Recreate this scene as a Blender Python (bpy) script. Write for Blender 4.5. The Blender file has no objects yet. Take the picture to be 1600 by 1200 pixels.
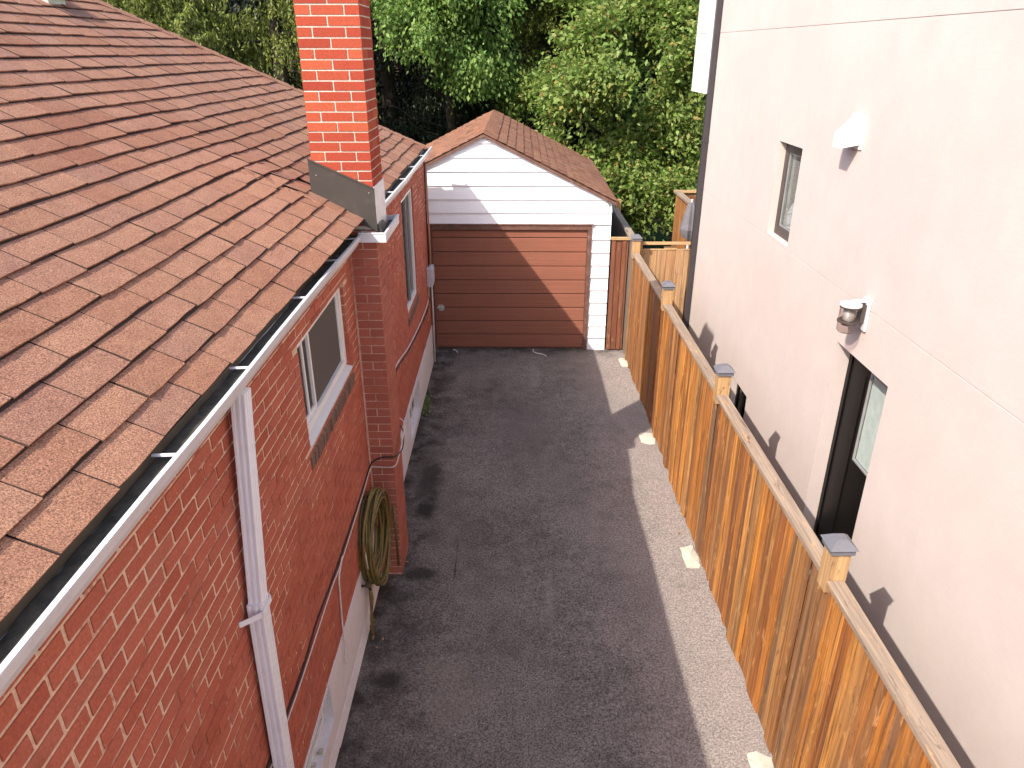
import bpy, bmesh, math, random
import numpy as np
from mathutils import Vector, Matrix

R = math.radians
random.seed(7)
rng = np.random.default_rng(11)
sc = bpy.context.scene
C = sc.collection

# ---------------------------------------------------------------- camera
CAM_H = 4.57
PITCH = math.atan(523 / 1140)
cam_d = bpy.data.cameras.new('camera')
cam_d.sensor_width = 36.0
cam_d.lens = 1140 / 1600 * 36
cam_d.clip_start = 0.05
cam_d.clip_end = 2000
cam = bpy.data.objects.new('camera', cam_d)
C.objects.link(cam)
cam.location = (0, 0, CAM_H)
cam.rotation_euler = (math.pi / 2 - PITCH, 0, 0)
sc.camera = cam

# ---------------------------------------------------------------- sky, sun, exposure
SUN_DIR = Vector((0.763, 0.781, -1.0)).normalized()      # the way the light travels
sun_el = math.asin(-SUN_DIR.z)
sun_az = math.atan2(-SUN_DIR.x, -SUN_DIR.y)
world = bpy.data.worlds.new('World')
sc.world = world
world.use_nodes = True
wn = world.node_tree
wn.nodes.clear()
wo = wn.nodes.new('ShaderNodeOutputWorld')
wb = wn.nodes.new('ShaderNodeBackground')
ws = wn.nodes.new('ShaderNodeTexSky')
ws.sky_type = 'NISHITA'
ws.sun_disc = False
ws.sun_elevation = sun_el
ws.sun_rotation = sun_az % (2 * math.pi)
ws.dust_density = 2.0
wb.inputs['Strength'].default_value = 0.15
wn.links.new(ws.outputs[0], wb.inputs[0])
wn.links.new(wb.outputs[0], wo.inputs[0])
sl = bpy.data.lights.new('sun', 'SUN')
sl.energy = 2.6
sl.angle = R(0.5)
sl.color = (1.0, 0.93, 0.84)
so = bpy.data.objects.new('sun', sl)
C.objects.link(so)
so.location = (-20, -20, 30)
so.rotation_euler = SUN_DIR.to_track_quat('-Z', 'Y').to_euler()
sc.view_settings.view_transform = 'Standard'
sc.view_settings.look = 'None'
sc.view_settings.exposure = 1.42
sc.view_settings.gamma = 1.0
sc.view_settings.use_curve_mapping = False
sc.render.engine = 'CYCLES'
sc.cycles.max_bounces = 8
sc.cycles.transparent_max_bounces = 12
sc.cycles.use_denoising = True

# ---------------------------------------------------------------- node helpers
def srgb(r, g, b):
    f = lambda c: (c / 255 / 12.92) if c / 255 <= 0.04045 else ((c / 255 + 0.055) / 1.055) ** 2.4
    return (f(r), f(g), f(b))

class NT:
    def __init__(self, name):
        self.m = bpy.data.materials.new(name)
        self.m.use_nodes = True
        self.t = self.m.node_tree
        self.t.nodes.clear()
        self.out = self.t.nodes.new('ShaderNodeOutputMaterial')
        self.p = self.t.nodes.new('ShaderNodeBsdfPrincipled')
        self.t.links.new(self.p.outputs[0], self.out.inputs[0])
    def n(self, kind, **kw):
        nd = self.t.nodes.new(kind)
        for k, v in kw.items():
            setattr(nd, k, v)
        return nd
    def l(self, a, b):
        self.t.links.new(a, b)
    def coord(self, kind='Object', scale=(1, 1, 1), rnd=False):
        tc = self.n('ShaderNodeTexCoord')
        src = tc.outputs[kind]
        if rnd:
            oi = self.n('ShaderNodeObjectInfo')
            mu = self.n('ShaderNodeMath', operation='MULTIPLY')
            mu.inputs[1].default_value = 37.0
            self.l(oi.outputs['Random'], mu.inputs[0])
            ad = self.n('ShaderNodeVectorMath', operation='ADD')
            self.l(src, ad.inputs[0]); self.l(mu.outputs[0], ad.inputs[1])
            src = ad.outputs[0]
        mp = self.n('ShaderNodeVectorMath', operation='MULTIPLY')
        mp.inputs[1].default_value = scale
        self.l(src, mp.inputs[0])
        return mp.outputs[0]
    def noise(self, vec, scale, detail=4, rough=0.55, dist=0.0):
        nd = self.n('ShaderNodeTexNoise')
        nd.inputs['Scale'].default_value = scale
        nd.inputs['Detail'].default_value = detail
        nd.inputs['Roughness'].default_value = rough
        nd.inputs['Distortion'].default_value = dist
        if vec is not None: self.l(vec, nd.inputs['Vector'])
        return nd.outputs['Fac']
    def ramp(self, fac, stops, interp='LINEAR'):
        nd = self.n('ShaderNodeValToRGB')
        cr = nd.color_ramp
        cr.interpolation = interp
        while len(cr.elements) < len(stops): cr.elements.new(0.5)
        for e, (p, c) in zip(cr.elements, stops):
            e.position = p
            e.color = (c[0], c[1], c[2], 1) if hasattr(c, '__len__') else (c, c, c, 1)
        self.l(fac, nd.inputs[0])
        return nd.outputs[0]
    def mix(self, fac, a, b, mode='MIX'):
        nd = self.n('ShaderNodeMix', data_type='RGBA', blend_type=mode)
        for s, v in ((0, fac), (6, a), (7, b)):
            if hasattr(v, 'is_linked') or hasattr(v, 'links'): self.l(v, nd.inputs[s])
            elif s == 0: nd.inputs[0].default_value = v
            else: nd.inputs[s].default_value = (v[0], v[1], v[2], 1) if hasattr(v, '__len__') else (v, v, v, 1)
        return nd.outputs[2]
    def math(self, op, a, b=None, clamp=False):
        nd = self.n('ShaderNodeMath', operation=op)
        nd.use_clamp = clamp
        for i, v in enumerate((a, b)):
            if v is None: continue
            if hasattr(v, 'links'): self.l(v, nd.inputs[i])
            else: nd.inputs[i].default_value = v
        return nd.outputs[0]
    def island(self):
        """a random number per loose piece and per object"""
        g = self.n('ShaderNodeNewGeometry'); o = self.n('ShaderNodeObjectInfo')
        return self.math('FRACT', self.math('ADD', g.outputs['Random Per Island'], o.outputs['Random']))
    def hsv(self, col, h=None, s=None, v=None):
        nd = self.n('ShaderNodeHueSaturation')
        self.l(col, nd.inputs['Color'])
        for k, x in (('Hue', h), ('Saturation', s), ('Value', v)):
            if x is None: continue
            if hasattr(x, 'links'): self.l(x, nd.inputs[k])
            else: nd.inputs[k].default_value = x
        return nd.outputs[0]
    def mapr(self, v, a0, a1, b0, b1):
        nd = self.n('ShaderNodeMapRange')
        self.l(v, nd.inputs[0])
        for i, x in enumerate((a0, a1, b0, b1)): nd.inputs[i + 1].default_value = x
        return nd.outputs[0]
    def bump(self, h, strength=0.3, dist=0.01):
        nd = self.n('ShaderNodeBump')
        nd.inputs['Strength'].default_value = strength
        nd.inputs['Distance'].default_value = dist
        self.l(h, nd.inputs['Height'])
        self.l(nd.outputs[0], self.p.inputs['Normal'])
    def done(self, col=None, rough=0.8, metal=0.0, spec=None):
        if col is not None:
            if hasattr(col, 'links'): self.l(col, self.p.inputs['Base Color'])
            else: self.p.inputs['Base Color'].default_value = (col[0], col[1], col[2], 1)
        if hasattr(rough, 'links'): self.l(rough, self.p.inputs['Roughness'])
        else: self.p.inputs['Roughness'].default_value = rough
        self.p.inputs['Metallic'].default_value = metal
        if spec is not None: self.p.inputs['Specular IOR Level'].default_value = spec
        return self.m

M = {}
def mat_shingle(name='shingle', mul=(1, 1, 1)):
    t = NT(name)
    gen = t.coord('Object', rnd=True)
    pos = t.n('ShaderNodeNewGeometry').outputs['Position']
    isl = t.island()
    base = t.ramp(isl, [(0, (.270, .118, .070)), (.3, (.325, .155, .092)), (.6, (.365, .185, .114)), (.8, (.330, .165, .108)), (1, (.285, .148, .102))])
    blot = t.noise(pos, 1.3, 3)
    base = t.mix(t.mapr(blot, .35, .7, 0, .45), base, (.36, .20, .13))
    pat = t.noise(gen, 9, 3)
    base = t.mix(t.mapr(pat, .45, .75, 0, .45), base, (.235, .098, .066))
    gr = t.noise(gen, 170, 3, .8)
    base = t.mix(t.mapr(gr, .36, .64, 0, 1), t.hsv(base, v=.38), t.hsv(base, v=1.55))
    gr2 = t.noise(gen, 120, 1, .5)
    base = t.mix(t.mapr(gr2, .62, .72, 0, .55), base, (.52, .30, .21))
    if mul != (1, 1, 1): base = t.mix(1.0, base, mul, 'MULTIPLY')
    t.bump(gr, .5, .004)
    return t.done(base, .95, spec=.2)
def mat_brick(name, cols, speck, var=.25, dirt=0.0):
    t = NT(name)
    gen = t.coord('Object', rnd=True)
    pos = t.n('ShaderNodeNewGeometry').outputs['Position']
    isl = t.island()
    base = t.ramp(isl, [(i / (len(cols) - 1), c) for i, c in enumerate(cols)])
    big = t.noise(pos, 1.7, 4)
    base = t.mix(t.mapr(big, .35, .7, 0, var), base, t.hsv(base, v=.7))
    fine = t.noise(gen, 90, 3, .65)
    base = t.mix(t.mapr(fine, .3, .7, 0, 1), t.hsv(base, v=.84), t.hsv(base, v=1.15))
    sp = t.noise(pos, 42, 2, .6)
    base = t.mix(t.mapr(sp, .68, .74, 0, speck), base, (.52, .34, .25))
    if dirt:
        d = t.noise(pos, 5, 5, .7)
        base = t.mix(t.mapr(d, .55, .75, 0, dirt), base, (.10, .035, .025))
    t.bump(fine, .35, .004)
    return t.done(base, .9, spec=.2)
def mat_mortar(name, a, b, lo, hi, grade=False):
    t = NT(name)
    pos = t.n('ShaderNodeNewGeometry').outputs['Position']
    f = t.noise(pos, 2.6, 5, .7, .6)
    if grade:
        xyz = t.n('ShaderNodeSeparateXYZ'); t.l(pos, xyz.inputs[0])
        gz = t.math('ADD', t.mapr(xyz.outputs[2], 1.2, 2.9, -.10, .05), t.mapr(xyz.outputs[1], 2.0, 6.0, .05, -.05))
        f = t.math('ADD', f, gz)
    base = t.mix(t.mapr(f, lo, hi, 0, 1), a, b)
    fi = t.noise(pos, 60, 3)
    base = t.mix(t.mapr(fi, .3, .7, 0, 1), t.hsv(base, v=.8), t.hsv(base, v=1.15))
    t.bump(fi, .5, .005)
    return t.done(base, .95, spec=.2)
def mat_wood(name, cols, axis, dark=.6, grey=.3):
    t = NT(name)
    sc_ = [26, 26, 26]; sc_[axis] = .75
    v = t.coord('Object', tuple(sc_), rnd=True)
    sc2 = [7, 7, 7]; sc2[axis] = 1.6
    v2 = t.coord('Object', tuple(sc2), rnd=True)
    oi = t.n('ShaderNodeObjectInfo').outputs['Random']
    base = t.ramp(oi, [(i / (len(cols) - 1), c) for i, c in enumerate(cols)])
    g1 = t.noise(v, 1.0, 5, .65, .7)
    base = t.mix(t.mapr(g1, .34, .56, dark, 0), base, (.085, .034, .013))
    g2 = t.noise(v2, .8, 4, .6, .5)
    base = t.mix(t.mapr(g2, .52, .72, 0, grey), base, (.175, .105, .070))
    g4 = t.noise(v, 2.7, 3, .6)
    base = t.mix(t.mapr(g4, .35, .7, 0, 1), t.hsv(base, v=.78), t.hsv(base, v=1.2))
    # knots
    g5 = t.noise(v2, 2.3, 5, .7, 1.2)
    base = t.mix(t.mapr(g5, .58, .66, 0, .75), base, t.mix(.5, base, (.60, .36, .15)))
    base = t.mix(t.mapr(g5, .40, .33, 0, .7), base, (.085, .045, .026))
    vo = t.n('ShaderNodeTexVoronoi'); vo.inputs['Scale'].default_value = 1.0
    sc3 = [10, 10, 10]; sc3[axis] = 3.1
    kv = t.coord('Object', tuple(sc3), rnd=True)
    kw = t.n('ShaderNodeTexNoise'); kw.inputs['Scale'].default_value = 2.2; t.l(kv, kw.inputs['Vector'])
    kx = t.n('ShaderNodeVectorMath', operation='ADD'); t.l(kv, kx.inputs[0]); t.l(kw.outputs['Color'], kx.inputs[1])
    t.l(kx.outputs[0], vo.inputs['Vector'])
    kd = vo.outputs['Distance']
    kr = t.n('ShaderNodeSeparateColor'); t.l(vo.outputs['Color'], kr.inputs[0])
    kon = t.mapr(kr.outputs[0], .62, .66, 0, 1)
    base = t.mix(t.math('MULTIPLY', t.mapr(kd, .08, .22, .75, 0), kon), base, (.50, .25, .10))
    base = t.mix(t.math('MULTIPLY', t.mapr(kd, .02, .07, .9, 0), kon), base, (.07, .03, .015))
    t.bump(g1, .35, .004)
    return t.done(base, .78, spec=.3)
def mat_plain(name, col, rough=.5, metal=0.0, nscale=14, var=.12, dirt=None, dirt_amt=0.0, spec=None):
    t = NT(name)
    pos = t.n('ShaderNodeNewGeometry').outputs['Position']
    n1 = t.noise(pos, nscale, 4, .6)
    c = t.n('ShaderNodeRGB'); c.outputs[0].default_value = (*col, 1)
    base = t.mix(t.mapr(n1, .3, .7, 0, 1), t.hsv(c.outputs[0], v=1 - var), t.hsv(c.outputs[0], v=1 + var))
    if dirt is not None:
        d = t.noise(pos, 6, 6, .75)
        base = t.mix(t.mapr(d, .52, .72, 0, dirt_amt), base, dirt)
    return t.done(base, rough, metal, spec)
def mat_stucco():
    t = NT('stucco')
    pos = t.n('ShaderNodeNewGeometry').outputs['Position']
    big = t.noise(pos, .55, 4, .6)
    base = t.mix(t.mapr(big, .35, .65, 0, 1), (.525, .452, .412), (.510, .425, .390))
    st = t.n('ShaderNodeVectorMath', operation='MULTIPLY'); st.inputs[1].default_value = (60, 12, 60)
    t.l(pos, st.inputs[0])
    tr = t.noise(st.outputs[0], 1.0, 4, .6)
    fine = t.noise(pos, 170, 3, .7)
    base = t.mix(t.mapr(tr, .3, .7, 0, 1), t.hsv(base, v=.965), t.hsv(base, v=1.025))
    st2 = t.n('ShaderNodeVectorMath', operation='MULTIPLY'); st2.inputs[1].default_value = (1, 3.2, .35)
    t.l(pos, st2.inputs[0])
    wash = t.noise(st2.outputs[0], 1.0, 6, .65)
    base = t.mix(t.mapr(wash, .52, .75, 0, .12), base, (.42, .35, .32))
    blot = t.noise(pos, 3.5, 5, .6)
    base = t.mix(t.mapr(blot, .35, .65, 0, 1), t.hsv(base, v=.97), t.hsv(base, v=1.02))
    h = t.math('ADD', fine, tr)
    t.bump(h, .22, .003)
    return t.done(base, .95, spec=.15)
def mat_asphalt():
    t = NT('asphalt')
    pos = t.n('ShaderNodeNewGeometry').outputs['Position']
    big = t.noise(pos, .9, 5, .6)
    base = t.mix(t.mapr(big, .3, .7, 0, 1), (.086, .075, .064), (.180, .158, .138))
    mid = t.noise(pos, 5.5, 4, .65)
    base = t.mix(t.mapr(mid, .35, .7, 0, .5), base, (.225, .197, .182))
    sp = t.noise(pos, 62, 4, .85)
    base = t.mix(t.mapr(sp, .36, .64, 0, 1), t.hsv(base, v=.24), t.hsv(base, v=1.9))
    sp2 = t.noise(pos, 55, 2, .5)
    base = t.mix(t.mapr(sp2, .69, .73, 0, .7), base, (.50, .46, .42))
    # worn aggregate along the fence edge, paled to brighten the sunlit strip; grime along the foundation and at the garage
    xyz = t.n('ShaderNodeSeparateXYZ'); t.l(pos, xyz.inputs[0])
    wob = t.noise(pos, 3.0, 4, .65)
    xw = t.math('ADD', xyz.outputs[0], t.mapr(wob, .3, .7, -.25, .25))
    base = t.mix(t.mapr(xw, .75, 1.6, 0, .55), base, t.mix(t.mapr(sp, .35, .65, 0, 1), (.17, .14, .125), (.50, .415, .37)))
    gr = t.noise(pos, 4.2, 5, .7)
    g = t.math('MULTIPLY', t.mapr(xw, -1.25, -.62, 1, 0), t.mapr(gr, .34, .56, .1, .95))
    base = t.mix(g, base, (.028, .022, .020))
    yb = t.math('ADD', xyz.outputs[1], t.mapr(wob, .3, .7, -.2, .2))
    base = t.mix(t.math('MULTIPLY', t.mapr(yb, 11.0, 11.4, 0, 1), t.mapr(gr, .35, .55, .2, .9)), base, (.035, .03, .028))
    # pale scuffs and dark oil spots with shapes of their own
    def spot(cx, cy, rx, ry, col, amt, b):
        v = t.n('ShaderNodeVectorMath', operation='SUBTRACT'); t.l(pos, v.inputs[0]); v.inputs[1].default_value = (cx, cy, 0)
        w = t.n('ShaderNodeVectorMath', operation='MULTIPLY'); t.l(v.outputs[0], w.inputs[0]); w.inputs[1].default_value = (1 / rx, 1 / ry, 0)
        ln = t.n('ShaderNodeVectorMath', operation='LENGTH'); t.l(w.outputs[0], ln.inputs[0])
        d = t.math('ADD', ln.outputs['Value'], t.mapr(gr, .3, .7, -.5, .5))
        return t.mix(t.mapr(d, .45, 1.1, amt, 0), b, col)
    base = spot(.36, 10.35, .09, .55, (.28, .25, .23), .3, base)
    base = spot(.345, 5.3, .05, .42, (.28, .25, .21), .28, base)
    base = spot(-.45, 4.2, .3, .5, (.25, .21, .16), .3, base)
    base = spot(-.95, 7.3, .16, .5, (.03, .027, .024), .8, base)
    base = spot(-.95, 6.7, .14, .2, (.02, .018, .016), .9, base)
    base = spot(-1.0, 4.3, .16, .1, (.03, .025, .02), .85, base)
    base = spot(-.9, 5.6, .2, .1, (.03, .028, .02), .85, base)
    base = spot(-.55, 5.75, .012, .35, (.03, .025, .02), .8, base)
    base = spot(.25, 8.6, .5, 1.0, (.10, .085, .08), .4, base)
    t.bump(sp, .6, .006)
    return t.done(base, .93, spec=.25)
def mat_leaf(name, cols, trans=.35):
    t = NT(name)
    isl = t.n('ShaderNodeNewGeometry').outputs['Random Per Island']
    pos = t.n('ShaderNodeNewGeometry').outputs['Position']
    base = t.ramp(isl, [(i / (len(cols) - 1), c) for i, c in enumerate(cols)])
    n1 = t.noise(pos, 1.1, 3)
    base = t.mix(t.mapr(n1, .35, .65, 0, .4), base, t.hsv(base, h=.485, v=.75))
    t.done(base, .55, spec=.35)
    tr = t.n('ShaderNodeBsdfTranslucent')
    t.l(t.hsv(base, v=1.3), tr.inputs[0])
    mx = t.n('ShaderNodeMixShader'); mx.inputs[0].default_value = trans
    t.l(t.p.outputs[0], mx.inputs[1]); t.l(tr.outputs[0], mx.inputs[2])
    t.l(mx.outputs[0], t.out.inputs[0])
    return t.m
def mat_glass(name, tint=(.85, .88, .88), rough=.02):
    t = NT(name)
    lw = t.n('ShaderNodeLayerWeight')
    fr = t.math('MULTIPLY_ADD', t.math('POWER', lw.outputs['Facing'], 5.0), .9)
    fr.node.inputs[2].default_value = .04
    gl = t.n('ShaderNodeBsdfGlossy'); gl.inputs['Roughness'].default_value = rough
    tp = t.n('ShaderNodeBsdfTransparent'); tp.inputs[0].default_value = (*tint, 1)
    mx = t.n('ShaderNodeMixShader')
    t.l(fr, mx.inputs[0]); t.l(tp.outputs[0], mx.inputs[1]); t.l(gl.outputs[0], mx.inputs[2])
    t.l(mx.outputs[0], t.out.inputs[0])
    return t.m
def mat_ground():
    t = NT('ground')
    pos = t.n('ShaderNodeNewGeometry').outputs['Position']
    a = t.noise(pos, 1.2, 6, .7)
    base = t.mix(t.mapr(a, .4, .6, 0, 1), (.055, .042, .028), (.05, .075, .025))
    f = t.noise(pos, 30, 3, .7)
    base = t.mix(t.mapr(f, .3, .7, 0, 1), t.hsv(base, v=.6), t.hsv(base, v=1.5))
    l = t.noise(pos, 9, 2, .5)
    base = t.mix(t.mapr(l, .62, .66, 0, .8), base, (.20, .09, .035))
    t.bump(f, .6, .03)
    return t.done(base, 1.0, spec=.1)
def mat_concrete(name, a, b, stain=(.05, .045, .04), amt=.5):
    t = NT(name)
    pos = t.n('ShaderNodeNewGeometry').outputs['Position']
    n1 = t.noise(pos, 3, 6, .65)
    base = t.mix(t.mapr(n1, .3, .7, 0, 1), a, b)
    s = t.noise(pos, 7, 6, .75, .5)
    base = t.mix(t.mapr(s, .56, .72, 0, amt), base, stain)
    f = t.noise(pos, 70, 3)
    base = t.mix(t.mapr(f, .3, .7, 0, 1), t.hsv(base, v=.9), t.hsv(base, v=1.08))
    t.bump(f, .3, .004)
    return t.done(base, .9, spec=.2)
def mat_doorpanel():
    t = NT('garage_door_brown')
    v = t.coord('Object', (.6, 30, 60), rnd=True)
    g = t.noise(v, 1.0, 5, .6)
    base = t.mix(t.mapr(g, .3, .7, 0, 1), (.235, .088, .053), (.290, .113, .070))
    big = t.noise(t.coord('Object', (1, 1, 1)), 2.2, 4)
    base = t.mix(t.mapr(big, .4, .75, 0, .25), base, (.17, .07, .05))
    t.bump(g, .15, .003)
    return t.done(base, .55, spec=.35)

M['shingle'] = mat_shingle()
M['garage_shingle'] = mat_shingle('garage_shingle', (.74, .70, .66))
M['deck'] = mat_plain('roof_felt', (.055, .030, .021), .95)
M['wall_brick'] = mat_brick('stained_wall_brick', [(.385, .104, .064), (.440, .126, .078), (.465, .140, .090), (.410, .118, .076), (.440, .145, .096)], .75, .2, .3)
M['wall_mortar'] = mat_mortar('stained_wall_mortar', (.36, .125, .082), (.66, .47, .35), .45, .55, True)
M['pil_brick'] = mat_brick('breast_brick', [(.330, .105, .074), (.390, .130, .090), (.41, .135, .092), (.345, .112, .082)], .35, .25, .2)
M['pil_mortar'] = mat_mortar('breast_mortar', (.40, .20, .15), (.62, .42, .33), .38, .52)
M['chim_brick'] = mat_brick('new_chimney_brick', [(.285, .046, .026), (.35, .062, .032), (.31, .052, .029), (.40, .088, .042), (.33, .056, .030)], .05, .15)
M['chim_mortar'] = mat_mortar('pale_chimney_mortar', (.62, .54, .45), (.54, .45, .36), .4, .6)
M['sill_brick'] = mat_brick('worn_sill_brick', [(.15, .10, .08), (.19, .12, .09), (.17, .09, .07)], .3, .3, .3)
cedar = [(.50, .195, .032), (.36, .122, .024), (.54, .230, .050), (.235, .105, .040), (.42, .150, .026), (.165, .090, .052), (.45, .215, .062), (.30, .098, .020), (.20, .085, .035), (.40, .150, .03)]
M['cedar'] = mat_wood('cedar_board', cedar, 2, .85, .55)
M['cedar_rail'] = mat_wood('weathered_cap_rail', [(.30, .225, .165), (.275, .205, .15)], 1, .2, .25)
M['cedar_post'] = mat_wood('cedar_post', [(.43, .26, .12), (.45, .275, .13)], 2, .35, .3)
M['cedar_dark'] = mat_wood('dark_gate_board', [(.20, .072, .036), (.235, .085, .042), (.17, .062, .034)], 2, .45, .3)
M['cedar_light'] = mat_wood('pale_gate_board', [(.40, .225, .10), (.37, .19, .09), (.43, .26, .13)], 2, .45, .5)
M['cedar_bar'] = mat_wood('pale_gate_bar', [(.50, .33, .16), (.47, .30, .15)], 0, .3, .3)
M['wood_grey'] = mat_wood('grey_weathered_wood', [(.19, .155, .125), (.22, .18, .145)], 2, .4, .4)
M['wood_grey_rail'] = mat_wood('grey_weathered_rail', [(.30, .255, .20), (.28, .24, .19)], 1, .3, .3)
M['cap'] = mat_plain('grey_cap_metal', (.125, .122, .135), .5, .0, 20, .08)
M['white_metal'] = mat_plain('white_gutter_paint', (.60, .585, .60), .42, 0, 5, .05, (.35, .32, .27), .35)
M['white_pipe'] = mat_plain('white_pipe_paint', (.82, .81, .84), .4, 0, 5, .04, (.5, .47, .42), .25)
M['gutter_in'] = mat_plain('gutter_debris', (.045, .037, .025), .95, 0, 20, .5)
M['fascia'] = mat_plain('brown_drip_edge', (.080, .064, .046), .6, 0, 6, .3)
M['flash'] = mat_plain('dark_flashing_metal', (.062, .053, .046), .42, .2, 3, .12, (.20, .17, .14), .25)
M['white_flash'] = mat_plain('white_flashing_metal', (.72, .70, .70), .5)
M['siding'] = mat_plain('white_siding', (.83, .83, .85), .5, 0, 2.5, .03)
M['door'] = mat_doorpanel()
M['door_frame'] = mat_plain('brown_trim_paint', (.135, .062, .042), .6, 0, 12, .25, (.28, .20, .17), .4)
M['silver'] = mat_plain('silver_metal', (.68, .66, .62), .35, .6)
M['stucco'] = mat_stucco()
M['stucco_white'] = mat_plain('white_stucco_panel', (.66, .63, .60), .9, 0, 2, .02)
M['black'] = mat_plain('black_door_paint', (.004, .0035, .0033), .45, 0, 4, .3, spec=.22)
M['dark_frame'] = mat_plain('dark_brown_frame', (.055, .042, .036), .5, 0, 6, .2)
M['pipe_dark'] = mat_plain('charcoal_downpipe', (.040, .034, .037), .45, 0, 6, .1)
M['glass'] = mat_glass('window_glass')
M['dark_glass'] = mat_glass('grey_window_glass', (.35, .36, .36))
M['sheer'] = mat_plain('grey_sheer_blind', (.34, .32, .29), .8)
M['blind'] = mat_plain('pale_blind', (.70, .69, .64), .7)
M['room'] = mat_plain('dim_room', (.06, .055, .05), .9)
M['screen'] = mat_plain('grey_insect_screen', (.085, .075, .068), .8, 0, 60, .2)
M['vinyl'] = mat_plain('white_vinyl', (.76, .75, .73), .4, 0, 6, .04)
M['grey_trim'] = mat_plain('grey_trim', (.24, .24, .23), .6)
M['concrete'] = mat_concrete('painted_foundation', (.66, .63, .65), (.74, .705, .72), (.34, .31, .30), .5)
M['footing'] = mat_concrete('pale_footing_concrete', (.46, .43, .34), (.56, .53, .43), (.25, .21, .16), .6)
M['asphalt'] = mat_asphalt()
M['ground'] = mat_ground()
M['hose'] = mat_plain('olive_hose', (.150, .112, .030), .4, 0, 30, .3)
M['cable_black'] = mat_plain('black_cable', (.016, .013, .014), .5)
M['cable_white'] = mat_plain('white_cable', (.62, .56, .52), .5)
M['cable_orange'] = mat_plain('tan_cable', (.50, .25, .14), .5)
M['box_grey'] = mat_plain('grey_utility_box', (.50, .50, .53), .45)
M['brass'] = mat_plain('old_brass', (.06, .05, .04), .5, .5)
M['bark'] = mat_concrete('mossy_bark', (.028, .022, .016), (.046, .036, .024), (.030, .038, .014), .7)
M['twig'] = mat_plain('twig', (.05, .036, .024), .9)
M['leaf_shrub'] = mat_leaf('shrub_leaf', [(.100, .175, .026), (.150, .240, .042), (.215, .300, .070), (.270, .330, .100), (.120, .200, .034), (.175, .260, .054), (.240, .310, .080), (.160, .245, .046), (.32, .22, .06)], .32)
M['leaf_maple'] = mat_leaf('maple_leaf', [(.075, .160, .028), (.120, .225, .040), (.175, .285, .058), (.260, .350, .090), (.090, .180, .034)], .32)
M['leaf_spruce'] = mat_leaf('spruce_needles', [(.110, .140, .022), (.170, .200, .030), (.230, .250, .048), (.140, .175, .030), (.060, .090, .018)], .22)
M['leaf_dark'] = mat_leaf('dark_conifer_needles', [(.010, .018, .006), (.016, .026, .008), (.024, .034, .010)], .1)
M['tan_wall'] = mat_plain('tan_render', (.17, .11, .06), .9, 0, 3, .15)
M['fabric'] = mat_plain('grey_umbrella_fabric', (.13, .12, .13), .85, 0, 8, .15)
M['clear_plastic'] = mat_glass('smoked_plastic', (.80, .75, .73), .12)

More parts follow.
